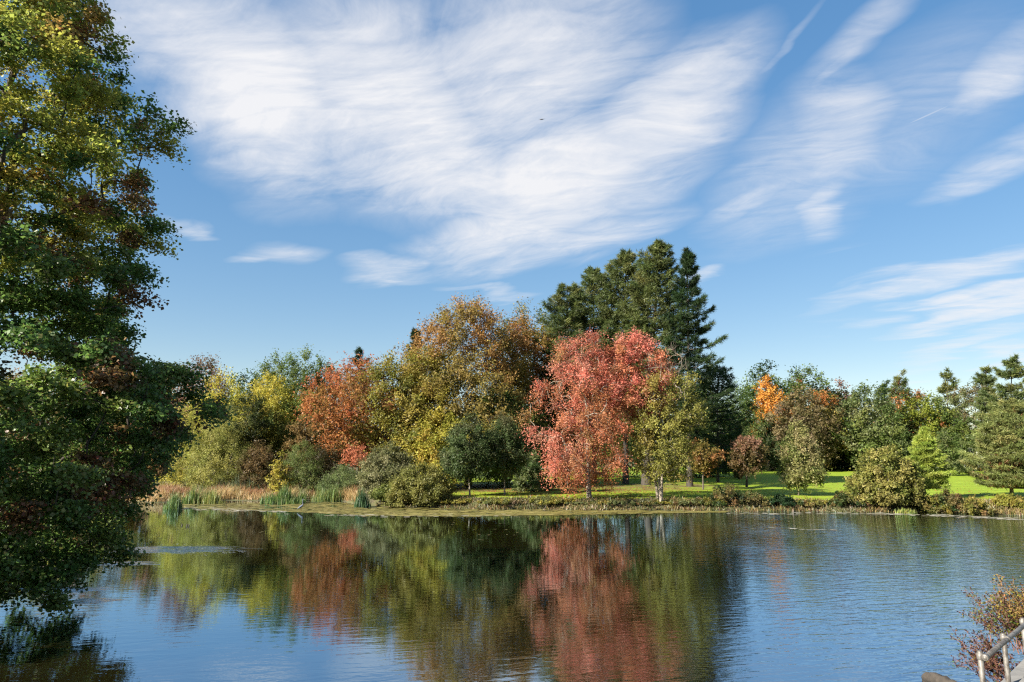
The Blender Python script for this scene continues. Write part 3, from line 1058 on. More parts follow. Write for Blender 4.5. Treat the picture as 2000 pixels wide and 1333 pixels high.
# wood behind the near maple
for px_, tp_, w_, lab_ in [(20, 730, 200, 'leftmost shaded tree behind the near maple'), (130, 716, 180, 'dim green tree seen through the near maple'), (230, 722, 170, 'olive tree behind the near maple, near its lower boughs'), (325, 728, 130, 'shaded tree between the near maple and the pale willow')]:
    D('leafy_tree', lab_, 'tree', px_, 108, tp_, w_, MIDGREEN + PINKBROWN + OLIVE[:1], 'egg', n=17000, clumps=110, leaf=.28, cb=.02, group='wood behind the near maple')
# dark conifers peeping over
conifer('spruce_tree', 'dark spruce tip above the rust maple', 702, 118, 682, 110, DEEPGREEN, whorl=1.5, per=4, tufts=52, tuft=.6, rise=.3, group='conifers peeping over the canopy', prof=CON)
conifer('spruce_tree', 'dark pine tip above the left shoulder of the copper crown', 812, 116, 636, 84, DEEPGREEN, whorl=1.35, per=5, tufts=60, tuft=.6, rise=.3, group='conifers peeping over the canopy', prof=CON)

# ---------------------------------------------------------------- centre grove
D('broad_tree', 'olive yellow tree on the left of the central grove', 'tree', 818, 80, 682, 190, OLIVE + [((182, 168, 52), 3)], 'fulldome', n=36000, clumps=170, cb=.06, leaf=.19, trunk_r=.3, group='big trees of the central grove')
D('broad_tree', 'tallest rounded tree of the grove, olive below and copper on top', 'tree', 915, 83, 586, 262, [((158, 138, 60), 3), ((142, 130, 52), 3), ((172, 144, 68), 2), ((126, 122, 48), 2), ((176, 166, 60), 1)], 'fulldome', n=72000, clumps=300, cb=.1, leaf=.19, top_pal=COPPER + [((158, 138, 60), 3)], top_from=.62, trunk_r=.42, twig=True, lump=.2, group='big trees of the central grove')
D('broad_tree', 'copper orange tree between the tallest rounded tree and the pines', 'tree', 1012, 88, 618, 140, COPPER + OLIVE, 'fulldome', n=28000, clumps=130, cb=.1, top_pal=COPPER + [((198, 130, 84), 3)], top_from=.6, group='big trees of the central grove')
D('broad_tree', 'dark green tree in the shade behind the pink red tree', 'tree', 1040, 93, 590, 150, DARKGREEN + OLIVE, 'fulldome', n=28000, clumps=130, cb=.06, group='big trees of the central grove')
D('broad_tree', 'golden green low tree behind the two dark young trees', 'tree', 868, 76, 800, 120, YELLOWGREEN + [((182, 150, 44), 2)], 'egg', n=15000, clumps=80, cb=.06, leaf=.17, group='big trees of the central grove')
D('broad_tree', 'shaded green tree right behind the two dark young trees', 'tree', 985, 80, 760, 150, DARKGREEN + MIDGREEN, 'egg', n=20000, clumps=110, cb=.06, group='big trees of the central grove')
D('broad_tree', 'mid green tree at the foot of the left pines', 'tree', 1085, 90, 690, 120, MIDGREEN + DARKGREEN, 'egg', n=18000, clumps=100, cb=.06, group='big trees of the central grove')
# two young trees on the lawn
D('young_tree', 'dark green young tree on the lawn, left of a matching pair', 'tree', 914, 64.5, 812, 96, [((92, 112, 60), 3), ((112, 122, 76), 2), ((76, 100, 50), 3)], 'egg', n=13000, clumps=110, bottom=934, leaf=.14, bark=M_BARK_PALE, trunk_r=.085, lump=.1, top_pal=[((116, 112, 72), 3), ((92, 100, 56), 3)], top_from=.75, group='pair of young trees', base_px=918)
D('young_tree', 'dark green young tree on the lawn, right of a matching pair', 'tree', 986, 67, 812, 88, [((92, 112, 60), 3), ((112, 122, 76), 2), ((76, 100, 50), 3)], 'egg', n=12000, clumps=100, bottom=932, leaf=.14, bark=M_BARK_PALE, trunk_r=.085, lump=.1, top_pal=[((116, 112, 72), 3), ((92, 100, 56), 3)], top_from=.75, group='pair of young trees')
D('thicket_shrub', 'green shrub at the wood edge between the young trees and the pink red tree', 'shrub', 1040, 73, 890, 70, GREYGREEN + DARKGREEN, 'bush', n=7000, clumps=50, leaf=.15, cb=0, stems=3)
# pines
PP = lambda t: np.clip(1 - t ** 4.0, 0.1, 1) * np.clip(0.66 + 0.9 * t, 0, 1)
conifer('white_pine', 'leftmost white pine, shorter and broad, beside the copper trees', 1108, 88, 552, 158, PINE, cb=.25, whorl=1.05, per=6, tufts=84, tuft=.56, prof=PP, group='tall white pines', rag=.32, blades=6, bw=.145)
conifer('white_pine', 'second white pine from the left of the tall pines', 1160, 90, 520, 158, PINE, cb=.25, whorl=1.05, per=6, tufts=84, tuft=.56, prof=PP, group='tall white pines', rag=.32, blades=6, bw=.145)
conifer('white_pine', 'middle white pine of the five tall pines', 1222, 88, 489, 160, PINE + PINE_LIT, cb=.22, whorl=1.05, per=6, tufts=88, tuft=.56, prof=PP, rise=.26, group='tall white pines', rag=.32, blades=6, bw=.145)
conifer('white_pine', 'tallest white pine, its trunk showing through its layered boughs', 1288, 85, 473, 152, PINE + PINE_LIT, cb=.22, whorl=1.05, per=6, tufts=88, tuft=.56, prof=PP, rise=.26, group='tall white pines', base_px=1262, trunk_r=.55, rag=.32, blades=6, bw=.145)
conifer('white_pine', 'rightmost white pine with long upswept boughs reaching right', 1343, 82, 484, 181, [((46, 72, 40), 4), ((58, 84, 42), 3), ((74, 98, 48), 1)], cb=.12, whorl=1.05, per=5, tufts=90, tuft=.56, prof=lambda t: np.clip(1 - t ** 2.0, 0.05, 1) * np.clip(0.75 + .5 * t, 0, 1), rise=.22, rag=.5, group='tall white pines', base_px=1347, trunk_r=.36, seed=905, blades=6, bw=.145)
conifer('white_pine', 'low dark pine boughs right of the tall pines', 1402, 92, 712, 145, DEEPGREEN, cb=.1, whorl=1.05, per=6, tufts=50, tuft=.5, prof=PP, group='tall white pines', rag=.32, blades=6, bw=.145)
for px_, d_, tp_, w_, lab_ in [(1180, 112, 690, 190, 'shaded tree deep behind the pink red tree'), (1290, 114, 692, 180, 'shaded tree deep behind the forked trunks'), (1378, 112, 740, 120, 'shaded tree deep behind the rightmost pine')]:
    D('leafy_tree', lab_, 'tree', px_, d_, tp_, w_, DARKGREEN + MIDGREEN, 'egg', n=16000, clumps=110, leaf=.26, cb=.0, group='deep wood behind the grove')
# pink red tree and its neighbours at the water
D('red_maple', 'pink red autumn tree drooping to the grass at the shore', 'tree', 1138, 61, 624, 168, REDORANGE + [((206, 140, 84), 3), ((186, 128, 76), 2)], 'shoulder', bottom=938, n=27000, clumps=118, leaf=.128, topshift=6, clump_var=.2, base_px=1150, trunk_r=.2, twig=True, lump=.4, up=-.1, out=.6, hang=.55, rcf=.8, bark=M_BARK_PALE, sides=7, top_pal=REDPINK, top_from=.48, side_pal=(-0.8, REDPINK), spine=.9, inner=.5, seed=77, tipr=.018)
D('leaning_maple', 'leaning pale trunk with coral red crown above the yellow green one', 'tree', 1242, 61.5, 652, 126, REDORANGE + REDPINK, 'round', bottom=818, n=14000, clumps=80, leaf=.15, trunk_r=.19, twig=True, lump=.35, bark=M_BARK_PALE, sides=7, base_px=1287, seed=12,
  stem_pts=[[(1287, 985, 0), (1281, 940, -.5), (1268, 885, -1.6), (1252, 820, -2.0), (1238, 765, -1.6), (1228, 720, -.8), (1232, 685, 0)], [(1287, 985, 0), (1276, 915, 0), (1258, 845, .05), (1258, 790, -.4), (1268, 730, -.6), (1266, 690, -.6)]])
D('forked_maple', 'upright trunk with thin yellow green leaves and bare grey top beside the leaning maple', 'tree', 1292, 60.2, 668, 122, [((172, 168, 68), 3), ((148, 150, 60), 3), ((176, 156, 66), 1)], 'round', bottom=932, n=15000, clumps=120, leaf=.15, trunk_r=.17, twig=True, lump=.3, bark=M_BARK_PALE, sides=7, base_px=1292, bare_above=.74, seed=5,
  stem_pts=[[(1291, 985, 0), (1293, 930, 0), (1296, 880, .2), (1291, 820, .2), (1288, 760, .2), (1292, 710, .2)], [(1291, 985, 0), (1285, 920, .3), (1302, 850, .5), (1310, 790, .6)]])
D('brown_shrub', 'small tree with drooping green and russet leaves beside the rightmost pine', 'tree', 1372, 76, 866, 84, [((150, 128, 54), 3), ((124, 118, 48), 3), ((168, 110, 56), 2)], 'spread', bottom=918, n=4500, clumps=40, leaf=.17, twig=True)
# ---------------------------------------------------------------- right group across the lawn
D('leafy_tree', 'dark green tree right of the pines, beside the orange maple', 'tree', 1432, 150, 740, 120, DARKGREEN + MIDGREEN, 'egg', n=15000, clumps=90, leaf=.22, cb=.05, group='trees across the lawn')
D('leafy_tree', 'pale green tree low behind the pink brown small tree', 'tree', 1415, 138, 800, 100, MIDGREEN + GREYGREEN, 'egg', n=9000, clumps=60, leaf=.22, cb=.03, group='trees across the lawn')
D('leafy_tree', 'tall dark green tree behind the orange maple', 'tree', 1490, 172, 708, 92, DEEPGREEN + MIDGREEN, 'egg', n=11000, clumps=90, leaf=.4, tri=True, group='trees across the lawn')
D('orange_maple', 'bright orange maple across the lawn', 'tree', 1501, 150, 738, 76, ORANGE, 'egg', n=9000, clumps=80, leaf=.32, tri=True, cb=.25, jit=.18)
D('leafy_tree', 'broad dark green tree on the skyline between the two orange crowns', 'tree', 1572, 176, 720, 116, DEEPGREEN + MIDGREEN, 'round', n=13000, clumps=100, leaf=.4, tri=True, cb=.05, group='trees across the lawn')
D('leafy_tree', 'small rust topped tree on the skyline above the grey brown tree', 'tree', 1556, 184, 719, 40, [((170, 96, 50), 3), ((120, 92, 50), 2)], 'egg', n=3500, clumps=30, leaf=.4, tri=True, group='trees across the lawn')
D('leafy_tree', 'grey brown tree right of the orange maple', 'tree', 1556, 142, 766, 100, BROWNGREY, 'round', n=12000, clumps=90, leaf=.32, tri=True, cb=.05, group='trees across the lawn')
D('leafy_tree', 'brown tree with an orange tip beside the grey brown tree', 'tree', 1602, 145, 752, 82, BROWNGREY + OLIVE, 'egg', n=10000, clumps=80, leaf=.32, tri=True, cb=.05, top_pal=[((206, 122, 46), 3), ((180, 110, 60), 2)], top_from=.8, group='trees across the lawn')
D('leafy_tree', 'russet tree on the skyline left of the round green tree', 'tree', 1646, 178, 737, 70, PINKBROWN + DARKGREEN, 'egg', n=7000, clumps=60, leaf=.4, tri=True, group='trees across the lawn')
D('leafy_tree', 'large round green tree in the middle of the far tree line', 'tree', 1694, 142, 750, 122, MIDGREEN + GREYGREEN, 'egg', n=16000, clumps=110, leaf=.32, tri=True, cb=.04, group='trees across the lawn')
D('leafy_tree', 'dark green rounded tree in front of the grey brown tree', 'tree', 1503, 146, 803, 66, DEEPGREEN + GREYGREEN, 'egg', n=10000, clumps=70, leaf=.24, tri=True, cb=.03, group='trees across the lawn')
D('leafy_tree', 'blue green dark tree in shade behind the pale young tree', 'tree', 1612, 150, 808, 74, DEEPGREEN, 'egg', n=10000, clumps=70, leaf=.24, tri=True, cb=.08, bark=M_BARK_PALE, group='trees across the lawn')
D('leafy_tree', 'deep green tree in shade left of the round green tree', 'tree', 1652, 154, 790, 80, DEEPGREEN + DARKGREEN, 'egg', n=9000, clumps=70, leaf=.26, tri=True, cb=.02, group='trees across the lawn')
D('leafy_tree', 'olive grey tree low behind the big shoreline bush', 'tree', 1738, 150, 822, 90, GREYGREEN + DEEPGREEN, 'egg', n=9000, clumps=70, leaf=.28, tri=True, cb=.02, group='trees across the lawn')
conifer('pine_tree', 'pine with rust coloured inner boughs right of the round green tree', 1757, 168, 734, 150, PINE_LIT + PINE, cb=.15, whorl=1.95, per=5, tufts=52, tuft=.9, rise=.3, inner_pal=[((150, 92, 60), 2), ((110, 96, 54), 2)], group='conifers across the lawn', prof=CON)
conifer('pine_tree', 'slim dark pine left of the pine with rust inner boughs', 1727, 174, 744, 90, DEEPGREEN, cb=.15, whorl=1.95, per=5, tufts=44, tuft=.9, rise=.3, group='conifers across the lawn', prof=CON)
D('leafy_tree', 'dark tree behind the bright yellow green one', 'tree', 1775, 150, 768, 110, DARKGREEN + RUST[:1], 'round', n=10000, clumps=80, leaf=.34, tri=True, cb=.05, group='trees across the lawn')
D('leafy_tree', 'bright yellow green tree across the lawn behind the cypress', 'tree', 1800, 148, 776, 102, [((168, 172, 40), 3), ((140, 154, 42), 3)], 'round', n=12000, clumps=90, leaf=.3, tri=True, cb=.05, side_pal=(1, MIDGREEN), group='trees across the lawn')
D('leafy_tree', 'mid green tree behind the bright cypress', 'tree', 1836, 146, 800, 80, MIDGREEN, 'egg', n=9000, clumps=70, leaf=.3, tri=True, cb=.05, group='trees across the lawn')
conifer('pine_tree', 'starry topped pine alone on the skyline', 1852, 158, 728, 130, PINE_LIT, cb=.2, whorl=2.25, per=5, tufts=44, tuft=.95, rise=.3, rag=.45, group='conifers across the lawn', prof=CON)
D('leafy_tree', 'thin grey brown tree below the two right hand pines', 'tree', 1902, 150, 748, 96, BROWNGREY + GREYGREEN, 'round', n=9000, clumps=80, leaf=.3, tri=True, bottom=862, group='trees across the lawn', bark=M_BARK_PALE)
conifer('pine_tree', 'slim pine left of the tall pine at the right edge', 1926, 134, 712, 84, PINE_LIT + PINE, cb=.2, whorl=1.8, per=5, tufts=56, tuft=.75, rise=.3, rag=.45, group='conifers across the lawn', prof=CON)
conifer('pine_tree', 'tall layered pine at the right edge of the picture', 1976, 128, 698, 150, PINE_LIT + PINE, cb=.15, whorl=1.8, per=6, tufts=68, tuft=.75, rise=.3, rag=.4, group='conifers across the lawn', prof=CON)
D('leafy_tree', 'dark green tree below the tall pine at the right edge', 'tree', 1985, 140, 800, 110, DARKGREEN + GREYGREEN, 'egg', n=9000, clumps=70, leaf=.28, tri=True, cb=.05, group='trees across the lawn')
D('leafy_tree', 'grey green small tree behind the bright cypress', 'tree', 1848, 118, 832, 58, GREYGREEN + MIDGREEN, 'egg', n=9000, clumps=60, leaf=.19, cb=.05)
conifer('small_cypress', 'small brown green pointed cypress above the pink brown tree', 1443, 104, 832, 30, [((128, 122, 56), 3), ((150, 112, 58), 2)], cb=.03, whorl=.4, per=6, tufts=18, tuft=.4, rise=.9, prof=lambda t: np.clip(1 - t, .05, 1))
D('small_tree', 'small pink brown tree with dark trunk on the lawn', 'tree', 1457, 80, 854, 70, BROWN + [((150, 116, 84), 2), ((124, 112, 60), 3)], 'spread', bottom=926, n=8000, clumps=70, leaf=.16, bark=M_BARK_DARK, trunk_r=.13, top_pal=[((190, 134, 112), 3), ((160, 116, 88), 3)], top_from=.7, twig=True)
D('young_tree', 'pale green young tree with white trunk alone on the sunny lawn', 'tree', 1557, 65, 822, 84, [((172, 168, 98), 3), ((140, 150, 72), 3), ((186, 172, 116), 2), ((104, 128, 52), 2)], 'tear', bottom=948, n=9500, clumps=100, leaf=.15, bark=M_BARK_PALE, trunk_r=.075, lump=.16, spine=.93)
D('shoreline_bush', 'big round yellow green bush at the waterline', 'bush', 1728, 58, 874, 132, [((156, 152, 66), 3), ((134, 138, 54), 3), ((176, 166, 84), 2), ((104, 120, 42), 2)], 'dome', n=17000, clumps=140, leaf=.17, cb=.0, stems=6, twig=True, lump=.12)
conifer('bald_cypress', 'bright green layered cypress on the lawn beside the big bush', 1806, 61.5, 836, 122, BRIGHT, bottom=950, whorl=.40, per=8, tufts=84, tuft=.27, rise=.12, flat=.34, prof=lambda t: np.clip(1 - t, .04, 1) ** .85, base_px=1801, bark=M_BARK, trunk_r=.15, plume=.06, rag=.3, s0=.15, blades=7)
conifer('soft_conifer', 'soft plumed grey green conifer with rusty inside on the lawn at right edge', 1970, 63, 786, 146, [((148, 156, 80), 3), ((128, 142, 70), 3), ((168, 164, 88), 1)], bottom=950, whorl=.46, per=8, tufts=112, tuft=.32, rise=.22, flat=.36, prof=lambda t: np.clip(1 - t ** 2.3, .05, 1) ** .8, base_px=1971, bark=M_BARK, trunk_r=.16, inner_pal=[((150, 100, 56), 3), ((120, 110, 56), 2)], rag=.28, s0=.2, blades=7, bw=.16)
# understorey along the far edge of the lawn
UND = [(1405, 140, 884, 'shrub beside the russet small tree'), (1480, 156, 880, 'shrub under the dark rounded tree'), (1530, 150, 880, 'shrub left of the shaded pale trunk'),
       (1580, 152, 884, 'shrub just left of the blue green tree'), (1640, 150, 880, 'shrub just right of the blue green tree'), (1690, 150, 882, 'shrub left of the big shoreline bush'),
       (1770, 140, 884, 'shrub between the big bush and the cypress')]
for k, (px, d, top, what) in enumerate(UND):
    D('hedge_shrub', 'dark low ' + what + ' along the far lawn edge', 'shrub', px, d, top, 76 if px < 1880 else 40, DEEPGREEN + [((70, 70, 46), 1)], 'bush', n=4200, clumps=36, leaf=.24, tri=True, cb=0, stems=3, group='understorey along the far lawn edge')
# shrubs in front of the grove on the left of the lawn
D('shore_shrub', 'silvery olive domed shrub at the water below the rust sprig', 'shrub', 760, 69, 868, 112, [((142, 142, 92), 3), ((118, 124, 70), 3), ((160, 156, 110), 1)], 'dome', n=16000, clumps=110, leaf=.15, cb=.0, stems=5, lump=.14, group='shrubs on the near end of the lawn')
D('shore_shrub', 'yellow olive shrub at the waterline left of the lawn', 'shrub', 822, 62.5, 912, 116, [((148, 146, 66), 3), ((124, 128, 54), 3), ((170, 160, 84), 1)], 'bush', n=14000, clumps=90, leaf=.15, cb=.0, stems=5, lump=.16, group='shrubs on the near end of the lawn')
D('shore_shrub', 'low green shrub between the cattails and the yellow olive shrub', 'shrub', 765, 63.5, 946, 70, [((130, 140, 58), 3), ((104, 120, 46), 3)], 'bush', n=7000, clumps=50, leaf=.14, cb=.0, stems=4, group='shrubs on the near end of the lawn')
WEEDY = [((140, 124, 68), 3), ((116, 116, 56), 3), ((150, 112, 70), 1)]
BANK = [(905, 976, 44, 'tuft shaped', OLIVE), (965, 976, 60, 'olive', OLIVE + GREYGREEN), (1010, 978, 50, 'brownish', BROWNGREY), (1060, 970, 60, 'light olive', GREYGREEN + OLIVE),
        (1200, 980, 70, 'grey green', GREYGREEN), (1250, 982, 50, 'darkish', DARKGREEN + WEEDY), (1340, 978, 60, 'low mixed', GREYGREEN + WEEDY), (1418, 950, 62, 'tallest dark', DEEPGREEN + WEEDY),
        (1470, 962, 62, 'dark leafy', DARKGREEN + WEEDY), (1525, 968, 50, 'dark small', DEEPGREEN), (1640, 962, 36, 'wispy', DARKGREEN + WEEDY), (1590, 978, 50, 'dry', WEEDY + OLIVE),
        (1850, 960, 56, 'dark leggy', DARKGREEN + WEEDY), (1900, 974, 50, 'russet', WEEDY + OLIVE), (1965, 968, 46, 'yellowing', YELLOWGREEN[1:2] + OLIVE),
        (880, 978, 50, 'shaded', DARKGREEN + OLIVE), (1100, 976, 60, 'straggly', OLIVE + WEEDY), (1130, 982, 46, 'short', GREYGREEN), (1175, 980, 50, 'mixed', OLIVE + GREYGREEN), (1295, 980, 46, 'small', DARKGREEN + OLIVE), (1375, 976, 54, 'ragged', DARKGREEN + WEEDY), (1395, 974, 50, 'knee high', OLIVE + DARKGREEN),
        (1560, 980, 56, 'matted', WEEDY + DARKGREEN), (1665, 980, 50, 'deep green', DEEPGREEN + WEEDY), (1800, 978, 56, 'rambling', DARKGREEN + OLIVE), (1825, 970, 50, 'upright', OLIVE + WEEDY), (1995, 972, 50, 'tawny', WEEDY + OLIVE)]
WHERE = ['just right of the yellow olive shrub', 'under the left young tree', 'right of the left young tree', 'under the right young tree', 'right of the pink red trunk', 'just left of the forked trunks',
         'right of the forked trunks', 'below the small pink brown tree', 'left of the white trunked young tree', 'just left of the white trunk', 'left of the big shoreline bush', 'right of the white trunk', 'right of the bright cypress', 'between the bright cypress and the right conifer', 'in front of the right conifer'] + ['between the yellow olive shrub and the first tuft', 'left of the pink red trunk', 'under the pink red boughs', 'between the pink red and the forked trunks', 'at the foot of the forked trunks', 'below the russet small tree', 'between the forked trunks and the tallest dark shrub', 'in the shade left of the big shoreline bush', 'at the left foot of the big shoreline bush', 'at the right foot of the big shoreline bush', 'at the foot of the bright cypress', 'at the very right edge']
for k, (px, top, w_, adj, pal) in enumerate(BANK):
    d = float(shore(at(px, 985, 66)[0])) / S + 1.6
    D('bank_shrub', f'{adj} weedy shrub on the bank {WHERE[k]}', 'shrub', px, d, top, w_, pal, 'bush', n=2600, clumps=36, leaf=.12, cb=0, stems=4, lump=.4, up=.6, group='weedy shrubs along the bank')

# ---------------------------------------------------------------- near maple on the left
M_MAPLE = foliage_mat('maple_leaf', 0.5, 0.03, 0.45)


def near_maple():
    rng = np.random.default_rng(41)
    Y0 = 21.5
    axis_px = -150.0
    ax = at(axis_px, 700, Y0)
    base = np.array([ax[0] - 2.2, Y0, float(ground_z(ax[0] - 2.2, Y0)) - 0.1])
    # right-hand outline read as radius against height
    OUT = [(-420, -55), (-260, 5), (-130, 75), (0, 125), (50, 160), (110, 187), (150, 170), (185, 280), (215, 290), (270, 245), (300, 265), (370, 301), (420, 280), (460, 250), (530, 287), (585, 273),
           (640, 237), (664, 207), (690, 370), (708, 410), (760, 417), (850, 410), (930, 370), (985, 300), (1050, 296), (1110, 268), (1150, 238), (1188, 190)]
    zs = np.array([at(0, b, Y0)[2] for a, b in [(q[1], q[0]) for q in OUT]])
    rs = np.array([(q[1] - axis_px) / F * Y0 - 0.6 for q in OUT])
    o_ = np.argsort(zs)
    zs, rs = zs[o_], rs[o_]
    zmin, zmax = zs[0], zs[-1]
    N = 1150
    M = 34000
    z = rng.uniform(zmin + .2, zmax, M)
    th = rng.uniform(-math.pi, math.pi, M)
    lob = 1 + 0.07 * np.cos(3 * th + 1.9 * z) + 0.06 * np.cos(5 * th - 1.3 * z + 1)
    # towards the trunk side and behind the crown is rounder and plainer
    rr = np.interp(z, zs, rs)
    smooth_r = np.interp(z, [zmin, 2, 6, 12, zmax], [3.0, 7.0, 7.6, 6.6, .6])
    a = sstep(0.9, 1.6, np.abs(th + 0.25))
    rr = rr * (1 - a) + np.minimum(smooth_r, rr * 1.1) * a
    Rd = rr * lob * rng.uniform(0, 1, M) ** 0.36 * 0.95
    P = np.stack([ax[0] + Rd * np.cos(th), Y0 + Rd * np.sin(th) * 0.92, z], 1)
    right = P[:, 0] > ax[0] + 0.8
    keep = right | (rng.uniform(0, 1, M) < 0.35)
    keep &= P[:, 2] > 0.2
    P = P[keep]
    C = np.zeros((N, 3))
    m = 0
    for p in P:
        if m == 0 or np.min(np.sum((C[:m] - p) ** 2, 1)) > 0.66 ** 2:
            C[m] = p
            m += 1
            if m == N:
                break
    C = C[:m]
    sk = Skeleton()
    H = zmax - base[2]
    pts = [np.array([base[0] + 2.2 * u ** 1.3 + 0.25 * math.sin(5 * u), Y0 + 0.2 * math.sin(4 * u), base[2] + u * H * 0.9]) for u in np.linspace(0, 1, 10)]
    sk.stem(np.array(pts))
    sk.stem(np.array([np.array([base[0] + .2 + 3.6 * u, Y0 - 1.5 * u, base[2] + 4.5 * u ** 0.7]) for u in np.linspace(0.2, 1, 5)]), 0)
    sk.grow(C, rng, 0.012, first=1, seg=4, wig=0.04, upcost=0.55)
    k = 10
    outv = unit(np.stack([C[:, 0] - ax[0], (C[:, 1] - Y0), 0.5 * (C[:, 2] - np.interp(C[:, 2], [0, 8, 20], [3, 6, 12]))], 1))
    tw = unit(rng.normal(size=(m, k, 3)) * .7 + outv[:, None] * .75 + np.array([0, 0, 0.1])) * rng.uniform(.45, 1.0, (m, k, 1)) * 0.92
    tw[..., 2] *= 0.62
    n = 310000
    wgt = np.where(C[:, 0] > ax[0] + 0.8, 1.0, 0.2)
    # the top is thinner, the low hanging boughs are dense
    wgt = wgt * np.interp(C[:, 2], [0, 9, 13, 22], [1.25, 1.1, 0.8, 0.6])
    ci = rng.choice(m, n, p=wgt / wgt.sum())
    ti = rng.integers(0, k, n)
    s = rng.uniform(0.05, .92, n) ** .8
    pos = C[ci] + tw[ci, ti] * s[:, None] * 1.1 + rng.uniform(-.27, .27, (n, 3)) * np.array([1, 1, .8])
    pos[:, 2] = np.maximum(pos[:, 2] - 0.12 * s ** 2, 0.06)
    nv = rng.normal(size=(n, 3)) * .6 + np.array([0, 0, .75]) + outv[ci] * .25
    hgt = C[:, 2]
    cl = palette(MAPLE, m, rng, .03)
    gold = rng.uniform(0, 1, m) < sstep(9.0, 14.5, hgt) * (0.15 + 0.65 * sstep(-11.5, -15, C[:, 0]))  # golden leaves, with the backlit glow of the upper left put into their colour
    cl[gold] = palette([((204, 200, 60), 4), ((176, 186, 60), 4), ((206, 184, 60), 1.5), ((206, 156, 66), .5)], int(gold.sum()), rng, .04)
    redc = (rng.uniform(0, 1, m) < 0.08 + 0.42 * sstep(9.5, 6.5, hgt) * sstep(-13.0, -10.5, C[:, 0])) & ~gold
    cl[redc] = palette([((132, 62, 44), 3), ((112, 66, 44), 3), ((150, 84, 50), 1)], int(redc.sum()), rng, .04)
    cc = cl[ci] * .68 + palette(MAPLE + [((150, 80, 50), 1)], n, rng, .12) * .32
    cc *= 1.12 * rng.normal(1, .18, (n, 1)).clip(.5, 1.6)
    e = empty('maple_tree', base, 'huge green maple filling the left edge, boughs hanging to the water', 'tree')
    V, Fc, cv, kk = leaves(pos, nv, 0.114, cc, .92, rng=rng)
    mesh_np('crown', V, Fc, kk, M_MAPLE, e, cv, kind='stuff')
    R = sk.radii()
    Pn = np.array(sk.p)
    par = np.array(sk.par)
    big = R / R.max()
    R = R * (1 + (0.34 / R.max() - 1) * big ** .7)
    e_ = np.where(par >= 0)[0]
    TV, TF = tubes(Pn[par[e_]], Pn[e_], np.minimum(R[par[e_]], R[e_] * 1.5), R[e_], 6)
    mesh_np('trunk', TV, TF, 4, M_BARK_DARK, e, smooth=True)
    P0 = np.repeat(C, k, 0)
    tv, tf = tubes(P0, P0 + tw.reshape(-1, 3), np.full(len(P0), .008), np.full(len(P0), .003), 3)
    mesh_np('twigs', tv, tf, 4, M_BARK_DARK, e, kind='stuff')


near_maple()

# ---------------------------------------------------------------- reeds, grasses, weeds
rng = np.random.default_rng(3)


def reed_bed(name, label, px, w_px, py, h, n, pal, group=None, depth=1.6, w=.055, bend=.35):
    c = on_plane(px, py, 0.0)
    W = w_px / F * c[1]
    a = rng.uniform(0, 6.283, n)
    r = np.abs(rng.normal(0, .55, n)).clip(0, 1.0)
    pts = np.stack([c[0] + W / 2 * r * np.cos(a), c[1] + depth * r * np.sin(a), np.zeros(n)], 1)
    pts[:, 2] = np.maximum(ground_z(pts[:, 0], pts[:, 1]), -0.05)
    edge = 1 - 0.4 * np.clip(r, 0, 1) ** 2
    hh = h * edge * (1 + .22 * np.sin(pts[:, 0] * 3.1 + px)) * rng.uniform(.55, 1.1, n)
    V, Fc, cv = blades(rng, pts, hh, w, palette(pal, n, rng, .14), bend, 2)
    loc = (c[0], c[1], 0.0)
    return mesh_np(name, V, Fc, 3, M_BLADE, None, cv, label=label, cat='reeds', group=group, loc=loc)


CAT = [((92, 130, 52), 3), ((110, 146, 58), 3), ((146, 164, 76), 2), ((70, 108, 46), 2)]
CATY = [((156, 164, 64), 3), ((130, 148, 58), 3), ((180, 170, 80), 1)]
G_ = 'cattail stands at the far shore'
reed_bed('cattail_stand', 'dense dark green cattail stand behind the heron', 553, 84, 984, 1.75, 1300, CAT, G_)
reed_bed('cattail_stand', 'small cattail tuft just left of the heron', 589, 18, 983, 1.5, 220, CAT + CATY, G_, .5)
reed_bed('cattail_stand', 'yellow green cattail stand right of the heron', 640, 62, 979, 1.7, 800, CATY + CAT, G_)
reed_bed('cattail_stand', 'dark cattail clump at the water beside the near maple', 338, 34, 995, 1.45, 520, CAT, G_, .9)
reed_bed('cattail_stand', 'leaning cattails left of the tan marsh grass', 374, 36, 984, 1.9, 520, CATY + CAT, G_, 1.0)
reed_bed('cattail_stand', 'thin green cattails in front of the tan marsh grass', 412, 52, 984, 1.5, 480, CATY, G_, 1.0)
reed_bed('cattail_stand', 'upright blue green cattails left of the silvery shrub', 708, 32, 991, 1.9, 560, [((70, 110, 62), 3), ((92, 130, 76), 2), ((56, 92, 50), 2)], G_, 1.0)
reed_bed('cattail_stand', 'grey green tall reeds along the back of the marsh', 470, 150, 971, 1.9, 1300, [((118, 132, 84), 3), ((96, 116, 68), 3), ((150, 150, 110), 1)], G_, 1.5, bend=.2)
reed_bed('cattail_stand', 'soft pale reeds below the low soft green shrub', 668, 70, 974, 1.7, 900, [((120, 144, 82), 3), ((102, 130, 70), 3)], G_, 1.5, bend=.25)
reed_bed('cattail_stand', 'short bright reeds at the water right of the big bush', 1770, 40, 1003, .6, 600, BRIGHT + CATY, G_, .35)


def scatter(n, x0, x1, dmin, dmax, power=1.0):
    x = rng.uniform(x0, x1, n)
    d = dmin + (dmax - dmin) * rng.uniform(0, 1, n) ** power
    y = shore(x) + d
    return np.stack([x, y, ground_z(x, y)], 1)


